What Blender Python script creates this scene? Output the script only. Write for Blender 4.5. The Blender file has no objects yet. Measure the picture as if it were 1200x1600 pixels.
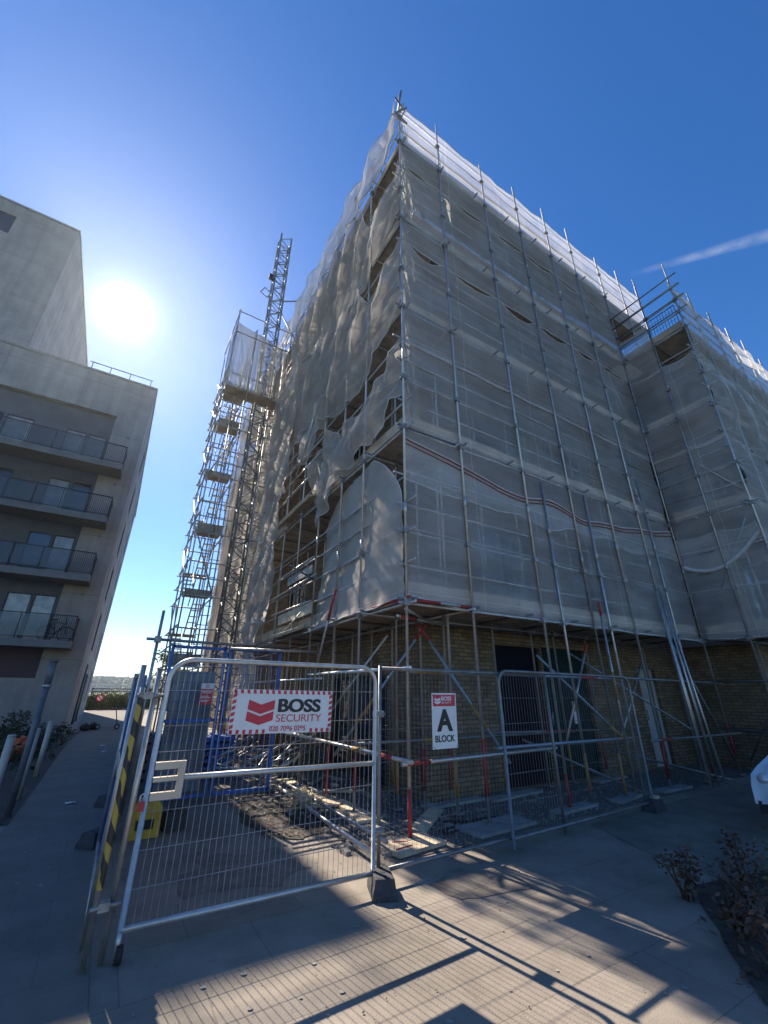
import bpy, bmesh, math, random
from mathutils import Vector, Matrix, noise
random.seed(7)
R = math.radians
PI = math.pi
scene = bpy.context.scene
col = scene.collection
rnd = random.uniform

# ------------------------------------------------------------------ helpers
class MB:
    """collects geometry that becomes ONE mesh object"""
    def __init__(s):
        s.v = []; s.f = []; s.m = []; s.sm = []
    def face(s, idx, m=0, smooth=False):
        s.f.append(idx); s.m.append(m); s.sm.append(smooth)
    def quad(s, a, b, c, d, m=0):
        n = len(s.v); s.v += [tuple(a), tuple(b), tuple(c), tuple(d)]
        s.face((n, n+1, n+2, n+3), m)
    def box(s, x0, x1, y0, y1, z0, z1, m=0):
        n = len(s.v)
        s.v += [(x0,y0,z0),(x1,y0,z0),(x1,y1,z0),(x0,y1,z0),(x0,y0,z1),(x1,y0,z1),(x1,y1,z1),(x0,y1,z1)]
        for q in ((3,2,1,0),(4,5,6,7),(0,1,5,4),(1,2,6,5),(2,3,7,6),(3,0,4,7)):
            s.face(tuple(n+i for i in q), m)
    def obox(s, c, ax, ay, az, m=0):
        """oriented box: centre and three half-axis vectors"""
        c, ax, ay, az = Vector(c), Vector(ax), Vector(ay), Vector(az)
        n = len(s.v)
        for k in (-1, 1):
            for (i, j) in ((-1,-1),(1,-1),(1,1),(-1,1)):
                s.v.append(tuple(c + ax*i + ay*j + az*k))
        for q in ((3,2,1,0),(4,5,6,7),(0,1,5,4),(1,2,6,5),(2,3,7,6),(3,0,4,7)):
            s.face(tuple(n+i for i in q), m)
    def tube(s, p0, p1, r, n=8, r1=None, m=0, caps=True):
        p0, p1 = Vector(p0), Vector(p1)
        d = (p1 - p0)
        if d.length < 1e-6: return
        d.normalize()
        a = Vector((0,0,1)) if abs(d.z) < .9 else Vector((1,0,0))
        u = d.cross(a).normalized(); w = d.cross(u)
        if r1 is None: r1 = r
        b = len(s.v)
        for (p, rr) in ((p0, r), (p1, r1)):
            for i in range(n):
                t = 2*PI*i/n
                s.v.append(tuple(p + u*(rr*math.cos(t)) + w*(rr*math.sin(t))))
        for i in range(n):
            j = (i+1) % n
            s.face((b+i, b+n+i, b+n+j, b+j), m, n > 4)
        if caps:
            s.face(tuple(b+i for i in range(n)), m)
            s.face(tuple(b+n+i for i in reversed(range(n))), m)
    def poly(s, pts, r, n=8, m=0, closed=False):
        """one bent tube along points"""
        pts = [Vector(p) for p in pts]
        k = len(pts); b = len(s.v)
        up = None
        for i, p in enumerate(pts):
            if closed: d = pts[(i+1) % k] - pts[i-1]
            else: d = pts[min(i+1, k-1)] - pts[max(i-1, 0)]
            d.normalize()
            if up is None:
                a = Vector((0,0,1)) if abs(d.z) < .9 else Vector((1,0,0))
                up = d.cross(a).normalized()
            up = (up - d*up.dot(d)).normalized()
            w = d.cross(up)
            for q in range(n):
                t = 2*PI*q/n
                s.v.append(tuple(p + up*(r*math.cos(t)) + w*(r*math.sin(t))))
        for i in range(k if closed else k-1):
            for q in range(n):
                q2 = (q+1) % n; i2 = (i+1) % k
                s.face((b+i*n+q, b+i2*n+q, b+i2*n+q2, b+i*n+q2), m, True)
        if not closed:
            s.face(tuple(b+q for q in reversed(range(n))), m)
            s.face(tuple(b+(k-1)*n+q for q in range(n)), m)
    def prism(s, pts, ext, m=0):
        """polygon (3-D points) extruded by vector"""
        e = Vector(ext); n = len(pts); b = len(s.v)
        for p in pts: s.v.append(tuple(p))
        for p in pts: s.v.append(tuple(Vector(p)+e))
        s.face(tuple(b+i for i in reversed(range(n))), m)
        s.face(tuple(b+n+i for i in range(n)), m)
        for i in range(n):
            j = (i+1) % n
            s.face((b+i, b+j, b+n+j, b+n+i), m)
    def grid(s, fn, nu, nv, m=0, smooth=True):
        b = len(s.v)
        for j in range(nv+1):
            for i in range(nu+1):
                s.v.append(tuple(fn(i/nu, j/nv)))
        for j in range(nv):
            for i in range(nu):
                a = b + j*(nu+1) + i
                s.face((a, a+1, a+nu+2, a+nu+1), m, smooth)
    def lathe(s, c, prof, n=16, m=0):
        b = len(s.v); c = Vector(c)
        for (r, z) in prof:
            for i in range(n):
                t = 2*PI*i/n
                s.v.append((c.x+r*math.cos(t), c.y+r*math.sin(t), c.z+z))
        for k in range(len(prof)-1):
            for i in range(n):
                j = (i+1) % n
                s.face((b+k*n+i, b+k*n+j, b+(k+1)*n+j, b+(k+1)*n+i), m, True)
    def build(s, name, mats, parent=None):
        me = bpy.data.meshes.new(name)
        off = Vector((0,0,0))
        if parent is not None:
            p = parent
            while p is not None:
                off += p.location; p = p.parent
        vs = [(x-off.x, y-off.y, z-off.z) for (x,y,z) in s.v] if parent is not None else s.v
        me.from_pydata(vs, [], s.f)
        if not isinstance(mats, (list, tuple)): mats = [mats]
        for mt in mats: me.materials.append(mt)
        me.polygons.foreach_set('material_index', s.m)
        me.polygons.foreach_set('use_smooth', s.sm)
        me.update()
        o = bpy.data.objects.new(name, me)
        col.objects.link(o)
        if parent is not None: o.parent = parent
        return o

def tag(o, label=None, cat=None, group=None, kind=None):
    if label: o['label'] = label
    if cat: o['category'] = cat
    if group: o['group'] = group
    if kind: o['kind'] = kind
    return o
def thing(name, loc, label, cat, group=None):
    o = bpy.data.objects.new(name, None); col.objects.link(o)
    o.location = Vector(loc); o.empty_display_size = .2
    return tag(o, label, cat, group)
def struct(mb, name, mat):
    return tag(mb.build(name, mat), kind='structure')
def copy_tree(o, parent=None):
    c = o.copy(); col.objects.link(c)
    if parent is not None: c.parent = parent
    for ch in list(o.children): copy_tree(ch, c)
    return c
def NZ(x, y=0., z=0.): return noise.noise((x, y, z))

# ------------------------------------------------------------------ materials
def mat(name, base, rough=.7, metal=0., var=.0, scale=8., spec=.5, bump=0., bscale=60., detail=4.):
    m = bpy.data.materials.new(name); m.use_nodes = True
    nt = m.node_tree; b = nt.nodes['Principled BSDF']
    b.inputs['Roughness'].default_value = rough
    b.inputs['Metallic'].default_value = metal
    b.inputs['Specular IOR Level'].default_value = spec
    tc = nt.nodes.new('ShaderNodeTexCoord')
    if var > 0:
        n = nt.nodes.new('ShaderNodeTexNoise'); n.inputs['Scale'].default_value = scale
        n.inputs['Detail'].default_value = detail; n.inputs['Roughness'].default_value = .65
        nt.links.new(tc.outputs['Object'], n.inputs['Vector'])
        r = nt.nodes.new('ShaderNodeValToRGB')
        r.color_ramp.elements[0].position = .3; r.color_ramp.elements[1].position = .7
        lo = [max(0, c*(1-var)) for c in base]; hi = [min(1, c*(1+var)) for c in base]
        r.color_ramp.elements[0].color = (*lo, 1); r.color_ramp.elements[1].color = (*hi, 1)
        nt.links.new(n.outputs['Fac'], r.inputs['Fac'])
        nt.links.new(r.outputs['Color'], b.inputs['Base Color'])
        mr = nt.nodes.new('ShaderNodeMapRange')
        mr.inputs['To Min'].default_value = max(.02, rough-.12); mr.inputs['To Max'].default_value = min(1, rough+.15)
        nt.links.new(n.outputs['Fac'], mr.inputs['Value']); nt.links.new(mr.outputs['Result'], b.inputs['Roughness'])
    else:
        b.inputs['Base Color'].default_value = (*base, 1)
    if bump > 0:
        n2 = nt.nodes.new('ShaderNodeTexNoise'); n2.inputs['Scale'].default_value = bscale; n2.inputs['Detail'].default_value = 3
        nt.links.new(tc.outputs['Object'], n2.inputs['Vector'])
        bp = nt.nodes.new('ShaderNodeBump'); bp.inputs['Strength'].default_value = bump; bp.inputs['Distance'].default_value = .02
        nt.links.new(n2.outputs['Fac'], bp.inputs['Height']); nt.links.new(bp.outputs['Normal'], b.inputs['Normal'])
    return m

def mat_tiles(name, c1, c2, mortar, w, h, ms, axes, rough=.8, off=.5, bump=.4, nvar=.25, nscale=3., sq=1.):
    """brick / slab pattern; axes = how object coords map to the pattern plane"""
    m = bpy.data.materials.new(name); m.use_nodes = True
    nt = m.node_tree; b = nt.nodes['Principled BSDF']; b.inputs['Roughness'].default_value = rough
    tc = nt.nodes.new('ShaderNodeTexCoord'); sp = nt.nodes.new('ShaderNodeSeparateXYZ'); cb = nt.nodes.new('ShaderNodeCombineXYZ')
    nt.links.new(tc.outputs['Object'], sp.inputs[0])
    if axes == 'wall':
        ad = nt.nodes.new('ShaderNodeMath'); ad.operation = 'ADD'
        nt.links.new(sp.outputs['X'], ad.inputs[0]); nt.links.new(sp.outputs['Y'], ad.inputs[1])
        nt.links.new(ad.outputs[0], cb.inputs['X']); nt.links.new(sp.outputs['Z'], cb.inputs['Y'])
    else:
        nt.links.new(sp.outputs['X'], cb.inputs['X']); nt.links.new(sp.outputs['Y'], cb.inputs['Y'])
    br = nt.nodes.new('ShaderNodeTexBrick')
    br.inputs['Scale'].default_value = 1; br.inputs['Brick Width'].default_value = w; br.inputs['Row Height'].default_value = h
    br.inputs['Mortar Size'].default_value = ms; br.inputs['Mortar Smooth'].default_value = .2; br.inputs['Bias'].default_value = 0
    br.offset = off
    br.inputs['Color1'].default_value = (*c1, 1); br.inputs['Color2'].default_value = (*c2, 1); br.inputs['Mortar'].default_value = (*mortar, 1)
    nt.links.new(cb.outputs[0], br.inputs['Vector'])
    n = nt.nodes.new('ShaderNodeTexNoise'); n.inputs['Scale'].default_value = nscale; n.inputs['Detail'].default_value = 8; n.inputs['Roughness'].default_value = .7
    nt.links.new(tc.outputs['Object'], n.inputs['Vector'])
    mr = nt.nodes.new('ShaderNodeMapRange'); mr.inputs['From Min'].default_value = .3; mr.inputs['From Max'].default_value = .7
    mr.inputs['To Min'].default_value = 1-nvar; mr.inputs['To Max'].default_value = 1+nvar
    nt.links.new(n.outputs['Fac'], mr.inputs['Value'])
    mx = nt.nodes.new('ShaderNodeMix'); mx.data_type = 'RGBA'; mx.blend_type = 'MULTIPLY'; mx.inputs['Factor'].default_value = 1
    nt.links.new(br.outputs['Color'], mx.inputs['A']); nt.links.new(mr.outputs['Result'], mx.inputs['B'])
    nt.links.new(mx.outputs['Result'], b.inputs['Base Color'])
    n2 = nt.nodes.new('ShaderNodeTexNoise'); n2.inputs['Scale'].default_value = 90; n2.inputs['Detail'].default_value = 3
    nt.links.new(tc.outputs['Object'], n2.inputs['Vector'])
    sb = nt.nodes.new('ShaderNodeMath'); sb.operation = 'MULTIPLY_ADD'; sb.inputs[1].default_value = -1.
    nt.links.new(br.outputs['Fac'], sb.inputs[0]); nt.links.new(n2.outputs['Fac'], sb.inputs[2])
    bp = nt.nodes.new('ShaderNodeBump'); bp.inputs['Strength'].default_value = bump; bp.inputs['Distance'].default_value = .01
    nt.links.new(sb.outputs[0], bp.inputs['Height']); nt.links.new(bp.outputs['Normal'], b.inputs['Normal'])
    return m

def streaks(m, strength=.3):
    """rain streaks: vertically stretched stains multiplied into the base colour"""
    nt = m.node_tree; b = nt.nodes['Principled BSDF']; l = b.inputs['Base Color'].links[0]; src = l.from_socket
    tc = nt.nodes.new('ShaderNodeTexCoord'); mp = nt.nodes.new('ShaderNodeMapping'); mp.inputs['Scale'].default_value = (2.6, 2.6, .16)
    n = nt.nodes.new('ShaderNodeTexNoise'); n.inputs['Scale'].default_value = 1.; n.inputs['Detail'].default_value = 7
    nt.links.new(tc.outputs['Object'], mp.inputs[0]); nt.links.new(mp.outputs[0], n.inputs['Vector'])
    mr = nt.nodes.new('ShaderNodeMapRange'); mr.inputs['From Min'].default_value = .42; mr.inputs['From Max'].default_value = .68; mr.inputs['To Min'].default_value = 1.; mr.inputs['To Max'].default_value = 1-strength
    nt.links.new(n.outputs['Fac'], mr.inputs['Value'])
    mx = nt.nodes.new('ShaderNodeMix'); mx.data_type = 'RGBA'; mx.blend_type = 'MULTIPLY'; mx.inputs['Factor'].default_value = 1
    nt.links.new(src, mx.inputs['A']); nt.links.new(mr.outputs['Result'], mx.inputs['B']); nt.links.new(mx.outputs['Result'], b.inputs['Base Color'])
def mat_net(name, fac, colr=(.72,.69,.66), trans=.45, var=.18, streak=2.2):
    """open-weave debris netting: part hole, part thread"""
    m = bpy.data.materials.new(name); m.use_nodes = True
    nt = m.node_tree
    for n in list(nt.nodes): nt.nodes.remove(n)
    out = nt.nodes.new('ShaderNodeOutputMaterial')
    tr = nt.nodes.new('ShaderNodeBsdfTransparent')
    df = nt.nodes.new('ShaderNodeBsdfDiffuse'); tl = nt.nodes.new('ShaderNodeBsdfTranslucent')
    tc = nt.nodes.new('ShaderNodeTexCoord')
    mp = nt.nodes.new('ShaderNodeMapping'); mp.inputs['Scale'].default_value = (.5, .5, streak)
    nz = nt.nodes.new('ShaderNodeTexNoise'); nz.inputs['Scale'].default_value = 1.3; nz.inputs['Detail'].default_value = 8; nz.inputs['Roughness'].default_value = .6
    nt.links.new(tc.outputs['Object'], mp.inputs[0]); nt.links.new(mp.outputs[0], nz.inputs['Vector'])
    nd = nt.nodes.new('ShaderNodeTexNoise'); nd.inputs['Scale'].default_value = .9; nd.inputs['Detail'].default_value = 6
    nt.links.new(tc.outputs['Object'], nd.inputs['Vector'])
    cr_ = nt.nodes.new('ShaderNodeValToRGB'); cr_.color_ramp.elements[0].position = .35; cr_.color_ramp.elements[1].position = .62
    cr_.color_ramp.elements[0].color = (colr[0]*.84, colr[1]*.81, colr[2]*.78, 1); cr_.color_ramp.elements[1].color = (*colr, 1)
    nt.links.new(nd.outputs['Fac'], cr_.inputs['Fac'])
    nt.links.new(cr_.outputs['Color'], df.inputs['Color']); nt.links.new(cr_.outputs['Color'], tl.inputs['Color'])
    m1 = nt.nodes.new('ShaderNodeMixShader'); m1.inputs[0].default_value = trans
    nt.links.new(df.outputs[0], m1.inputs[1]); nt.links.new(tl.outputs[0], m1.inputs[2])
    mr = nt.nodes.new('ShaderNodeMapRange'); mr.inputs['From Min'].default_value = .3; mr.inputs['From Max'].default_value = .7
    mr.inputs['To Min'].default_value = max(0, fac-var); mr.inputs['To Max'].default_value = min(1, fac+var)
    nt.links.new(nz.outputs['Fac'], mr.inputs['Value'])
    # thread grain and sewn seams
    sp = nt.nodes.new('ShaderNodeSeparateXYZ'); cb = nt.nodes.new('ShaderNodeCombineXYZ'); ad = nt.nodes.new('ShaderNodeMath'); ad.operation = 'ADD'
    nt.links.new(tc.outputs['Object'], sp.inputs[0]); nt.links.new(sp.outputs['X'], ad.inputs[0]); nt.links.new(sp.outputs['Y'], ad.inputs[1])
    nt.links.new(ad.outputs[0], cb.inputs['X']); nt.links.new(sp.outputs['Z'], cb.inputs['Y'])
    br = nt.nodes.new('ShaderNodeTexBrick'); br.inputs['Scale'].default_value = 1; br.inputs['Brick Width'].default_value = 2.05; br.inputs['Row Height'].default_value = 1.02
    br.inputs['Mortar Size'].default_value = .012; br.offset = 0.; nt.links.new(cb.outputs[0], br.inputs['Vector'])
    gr = nt.nodes.new('ShaderNodeTexNoise'); gr.inputs['Scale'].default_value = 42; gr.inputs['Detail'].default_value = 2; nt.links.new(cb.outputs[0], gr.inputs['Vector'])
    g1 = nt.nodes.new('ShaderNodeMath'); g1.operation = 'MULTIPLY_ADD'; g1.inputs[1].default_value = .34; g1.inputs[2].default_value = -.17; nt.links.new(gr.outputs['Fac'], g1.inputs[0])
    g2 = nt.nodes.new('ShaderNodeMath'); g2.operation = 'MULTIPLY_ADD'; g2.inputs[1].default_value = .20; nt.links.new(br.outputs['Fac'], g2.inputs[0]); nt.links.new(g1.outputs[0], g2.inputs[2])
    g3 = nt.nodes.new('ShaderNodeMath'); g3.operation = 'ADD'; g3.use_clamp = True; nt.links.new(mr.outputs['Result'], g3.inputs[0]); nt.links.new(g2.outputs[0], g3.inputs[1])
    m2 = nt.nodes.new('ShaderNodeMixShader')
    nt.links.new(g3.outputs[0], m2.inputs[0])
    nt.links.new(tr.outputs[0], m2.inputs[1]); nt.links.new(m1.outputs[0], m2.inputs[2])
    nt.links.new(m2.outputs[0], out.inputs['Surface'])
    return m

def mat_glass(name, tint, rough=.05, spec=.8):
    m = mat(name, tint, rough, 0., spec=spec)
    return m

M = {}
M['galv'] = mat('galvanised_tube', (.46,.44,.41), .42, .75, .30, 5.)
M['galv_light'] = mat('bright_galvanised_tube', (.55,.53,.50), .38, .6, .18, 9.)
M['galv_dark'] = mat('weathered_tube', (.22,.22,.22), .5, .6, .3, 6.)
M['alu'] = mat('aluminium_post', (.56,.47,.36), .45, .1, .12, 4.)
M['rust'] = mat('coupler_steel', (.33,.32,.31), .55, .6, .4, 14.)
M['red'] = mat('red_paint', (.36,.03,.03), .5, 0, .25, 10.)
M['orange'] = mat('ochre_paint', (.36,.19,.05), .55, 0, .25, 10.)
M['white'] = mat('white_paint', (.78,.78,.76), .5, 0, .08, 8.)
M['blue'] = mat('blue_painted_steel', (.035,.13,.42), .5, .1, .35, 6.)
M['blue_tube'] = mat('blue_grey_tube', (.27,.33,.40), .45, .4, .25, 6.)
M['board'] = mat('scaffold_board', (.46,.37,.28), .8, 0, .35, 3., bump=.3)
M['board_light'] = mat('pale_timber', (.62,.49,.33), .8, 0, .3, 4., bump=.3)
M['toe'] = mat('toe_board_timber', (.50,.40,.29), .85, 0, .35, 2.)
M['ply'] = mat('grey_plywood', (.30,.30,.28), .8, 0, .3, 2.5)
M['black'] = mat('black_rubber', (.02,.02,.022), .7, 0, .3, 12.)
M['block'] = mat('recycled_block', (.055,.055,.06), .85, 0, .35, 15., bump=.4)
M['yellow'] = mat('yellow_plastic', (.60,.36,.03), .5, 0, .25, 7.)
M['rope'] = mat('rope_fibre', (.66,.54,.34), .9, 0, .3, 30.)
M['redrope'] = mat('red_net_band', (.30,.045,.05), .8, 0, .2, 20.)
M['netcord'] = mat('net_hem', (.62,.60,.58), .9, 0, .15, 10.)
M['brick'] = mat_tiles('stock_brick', (.29,.20,.11), (.17,.115,.065), (.09,.075,.06), .225, .075, .010, 'wall', .88, nvar=.4, nscale=2.5)
M['render'] = mat_tiles('beige_render', (.37,.345,.325), (.355,.33,.31), (.22,.205,.19), 3.4, 2.95, .012, 'wall', .9, off=0., nvar=.22, nscale=.55, bump=.2)
streaks(M['render'], .16)
M['clad'] = mat('dark_grey_cladding', (.10,.11,.125), .6, 0, .2, 1.2)
M['maroon'] = mat('maroon_cladding', (.085,.042,.055), .6, 0, .2, 1.)
M['soffit'] = mat('grey_slab', (.20,.20,.20), .8, 0, .2, 2.)
M['frame'] = mat('dark_window_frame', (.035,.038,.045), .45, .2, .2, 5.)
M['glass'] = mat_glass('window_glass', (.03,.04,.05), .03, 1.)
M['curtain'] = mat('pale_curtain_behind_glass', (.33,.33,.31), .12, 0, .35, 3., spec=.9)
M['rail'] = mat('dark_railing', (.03,.033,.04), .45, .4, .2, 8.)
M['door_blue'] = mat('dark_blue_door', (.007,.008,.018), .8, 0, .3, 2., spec=.15)
M['door_teal'] = mat('dark_teal_door', (.008,.030,.032), .75, 0, .25, 2., spec=.2)
M['pale_door'] = mat('pale_grey_door', (.42,.42,.41), .6, 0, .15, 2.)
M['roof'] = mat('roof_felt', (.14,.14,.14), .9, 0, .25, 2.)
M['sign_white'] = mat('sign_white', (.76,.75,.74), .4, 0, .07, 5.)
M['tie'] = mat('cable_tie_plastic', (.03,.03,.03), .5)
M['sign_red'] = mat('sign_red', (.58,.03,.055), .4)
M['sign_black'] = mat('sign_black', (.012,.012,.012), .4)
M['steel_post'] = mat('dark_steel_post', (.15,.155,.165), .5, .2, .3, 5.)
M['car'] = mat('white_car_paint', (.70,.74,.78), .18, 0., .03, 3., spec=.7)
M['tyre'] = mat('tyre', (.02,.02,.02), .85)
M['lamp_glass'] = mat('lamp_glass', (.65,.68,.70), .08, .3)
M['soil'] = mat('planting_soil', (.06,.048,.038), .95, 0, .45, 5., bump=.8, bscale=30.)
M['stone'] = mat('gravel_stone', (.22,.20,.18), .9, 0, .5, 20.)
M['gravel'] = mat('gravel_bed', (.15,.135,.12), .95, 0, .5, 18., bump=.9, bscale=60.)
M['tarmac'] = mat('tarmac', (.19,.165,.135), .9, 0, .3, 2., bump=.5, bscale=160.)
M['dirt'] = mat('dirt_stain', (.07,.06,.05), .95, 0, .4, 10., bump=.5)
M['pave'] = mat_tiles('paving_slabs', (.275,.23,.18), (.255,.21,.165), (.185,.155,.12), .90, .60, .005, 'floor', .85, nvar=.34, nscale=1.1, bump=.35)
M['path'] = mat_tiles('grey_path_paving', (.175,.15,.122), (.165,.142,.116), (.135,.117,.095), .60, .45, .006, 'floor', .88, nvar=.22, nscale=1.8, bump=.4)
M['mast'] = mat('dark_mast_steel', (.19,.195,.20), .5, .4, .3, 5.)
M['pave_stain'] = mat('damp_paving', (.20,.165,.13), .8, 0, .35, 4.)
M['kerb'] = mat('kerb_stone', (.30,.28,.25), .9, 0, .2, 5.)
M['earth'] = mat('far_ground', (.10,.11,.06), .95, 0, .3, .05)
M['hill'] = mat('wooded_hillside', (.055,.085,.045), .95, 0, .5, .06, detail=8)
M['wood'] = mat('bark', (.10,.075,.055), .95, 0, .3, 8.)
M['leaf_a'] = mat('leaf_green', (.10,.15,.045), .6, 0, .35, 2.)
M['leaf_b'] = mat('leaf_yellow_green', (.27,.29,.08), .6, 0, .35, 2.)
M['leaf_c'] = mat('leaf_bronze', (.10,.055,.035), .55, 0, .45, 4.)
M['leaf_d'] = mat('leaf_dark', (.03,.045,.02), .65, 0, .4, 4.)
M['house_wall'] = mat('far_house_wall', (.34,.31,.27), .9)
M['house_roof'] = mat('far_house_roof', (.24,.11,.07), .9)
M['orange_sack'] = mat('orange_plastic', (.60,.10,.03), .5, 0, .2, 6.)
M['tape'] = None
M['net_front'] = mat_net('debris_net_front', .43, (.97,.95,.94), .5, .10)
M['net_dbl'] = mat_net('debris_net_dense', .50, (.97,.95,.94), .5, .10)
M['net_side'] = mat_net('debris_net_side', .66, (.86,.80,.73), .6, .14, 1.)
M['net_taut'] = mat_net('debris_net_taut', .86, (.78,.70,.61), .4, .06, 3.)
M['mesh_sheet'] = mat_net('loading_bay_sheet', .70, (.24,.25,.25), .3, .06, 1.)

# hazard tape (yellow / black diagonal)
def mk_tape():
    m = bpy.data.materials.new('hazard_tape'); m.use_nodes = True
    nt = m.node_tree; b = nt.nodes['Principled BSDF']; b.inputs['Roughness'].default_value = .4
    tc = nt.nodes.new('ShaderNodeTexCoord'); sp = nt.nodes.new('ShaderNodeSeparateXYZ'); nt.links.new(tc.outputs['Object'], sp.inputs[0])
    a = nt.nodes.new('ShaderNodeMath'); a.operation = 'MULTIPLY_ADD'; a.inputs[1].default_value = 2.2
    nt.links.new(sp.outputs['X'], a.inputs[0]); nt.links.new(sp.outputs['Z'], a.inputs[2])
    s = nt.nodes.new('ShaderNodeMath'); s.operation = 'MODULO'; s.inputs[1].default_value = .21
    o = nt.nodes.new('ShaderNodeMath'); o.operation = 'ADD'; o.inputs[1].default_value = 20*.21
    nn = nt.nodes.new('ShaderNodeTexNoise'); nn.inputs['Scale'].default_value = 5.; nt.links.new(tc.outputs['Object'], nn.inputs['Vector'])
    ma = nt.nodes.new('ShaderNodeMath'); ma.operation = 'MULTIPLY_ADD'; ma.inputs[1].default_value = .30; nt.links.new(nn.outputs['Fac'], ma.inputs[0]); nt.links.new(a.outputs[0], ma.inputs[2])
    nt.links.new(ma.outputs[0], o.inputs[0]); nt.links.new(o.outputs[0], s.inputs[0])
    g = nt.nodes.new('ShaderNodeMath'); g.operation = 'GREATER_THAN'; g.inputs[1].default_value = .105; nt.links.new(s.outputs[0], g.inputs[0])
    mx = nt.nodes.new('ShaderNodeMix'); mx.data_type = 'RGBA'; mx.inputs['A'].default_value = (.02,.02,.02,1); mx.inputs['B'].default_value = (.42,.29,.05,1)
    nt.links.new(g.outputs[0], mx.inputs['Factor']); nt.links.new(mx.outputs['Result'], b.inputs['Base Color'])
    return m
M['tape'] = mk_tape()

# ------------------------------------------------------------------ wall with openings
def wall(mb, pos, u0, u1, z0, z1, openings, depth=.12, m=0, mr=None):
    """pos(u,d,z)->xyz, d inward. openings = [(ua,ub,za,zb)]"""
    if mr is None: mr = m
    us = sorted({u0, u1, *[o[0] for o in openings], *[o[1] for o in openings]})
    zs = sorted({z0, z1, *[o[2] for o in openings], *[o[3] for o in openings]})
    us = [u for u in us if u0-1e-6 <= u <= u1+1e-6]; zs = [z for z in zs if z0-1e-6 <= z <= z1+1e-6]
    for i in range(len(us)-1):
        for j in range(len(zs)-1):
            cu = (us[i]+us[i+1])/2; cz = (zs[j]+zs[j+1])/2
            if any(o[0] < cu < o[1] and o[2] < cz < o[3] for o in openings): continue
            mb.quad(pos(us[i],0,zs[j]), pos(us[i+1],0,zs[j]), pos(us[i+1],0,zs[j+1]), pos(us[i],0,zs[j+1]), m)
    for (a, b, c, d) in openings:
        mb.quad(pos(a,0,c), pos(a,depth,c), pos(a,depth,d), pos(a,0,d), mr)
        mb.quad(pos(b,depth,c), pos(b,0,c), pos(b,0,d), pos(b,depth,d), mr)
        mb.quad(pos(a,0,d), pos(a,depth,d), pos(b,depth,d), pos(b,0,d), mr)
        mb.quad(pos(a,depth,c), pos(a,0,c), pos(b,0,c), pos(b,depth,c), mr)

def pbox(mb, pos, ua, ub, da, db, za, zb, m=0):
    p = [pos(ua,da,za), pos(ub,da,za), pos(ub,db,za), pos(ua,db,za), pos(ua,da,zb), pos(ub,da,zb), pos(ub,db,zb), pos(ua,db,zb)]
    n = len(mb.v); mb.v += [tuple(q) for q in p]
    for q in ((3,2,1,0),(4,5,6,7),(0,1,5,4),(1,2,6,5),(2,3,7,6),(3,0,4,7)): mb.face(tuple(n+i for i in q), m)

def window(parent, pos, o, depth, panes=2, glass=None, name='window', bar=.06):
    """frame and panes set in an opening o=(ua,ub,za,zb)"""
    a, b, c, d = o
    f = MB(); d0, d1 = depth-.06, depth-.003
    pbox(f, pos, a+.002, a+bar, d0, d1, c+.002, d-.002); pbox(f, pos, b-bar, b-.002, d0, d1, c+.002, d-.002)
    pbox(f, pos, a+bar, b-bar, d0, d1, c+.002, c+bar); pbox(f, pos, a+bar, b-bar, d0, d1, d-bar, d-.002)
    for k in range(1, panes):
        u = a + (b-a)*k/panes
        pbox(f, pos, u-bar/2, u+bar/2, d0+.003, d1, c+bar, d-bar)
    fo = f.build(name, M['frame'], parent)
    for k in range(panes):
        u0 = a + (b-a)*k/panes + bar/2; u1 = a + (b-a)*(k+1)/panes - bar/2
        g = MB(); pbox(g, pos, u0, u1, depth-.035, depth-.025, c+bar*.7, d-bar*.7)
        g.build('pane', glass or M['glass'], fo)
    return fo

# ------------------------------------------------------------------ camera
H = 1.65
pitch = math.atan(283/655.); roll = R(.4); yaw = R(31.3)
fwd_h = Vector((math.sin(yaw), math.cos(yaw), 0)); right_h = Vector((math.cos(yaw), -math.sin(yaw), 0)); Zv = Vector((0,0,1))
fwd = fwd_h*math.cos(pitch) + Zv*math.sin(pitch)
up0 = -fwd_h*math.sin(pitch) + Zv*math.cos(pitch)
rt = right_h*math.cos(roll) + up0*math.sin(roll)
up = -right_h*math.sin(roll) + up0*math.cos(roll)
cam_d = bpy.data.cameras.new('camera'); cam = bpy.data.objects.new('camera', cam_d); col.objects.link(cam)
cam.matrix_world = Matrix(((rt.x, up.x, -fwd.x, 0), (rt.y, up.y, -fwd.y, 0), (rt.z, up.z, -fwd.z, H), (0,0,0,1)))
cam_d.sensor_fit = 'VERTICAL'; cam_d.sensor_height = 36.; cam_d.lens = 655/1600*36.
cam_d.clip_end = 6000; cam_d.clip_start = .05
scene.camera = cam

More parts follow.
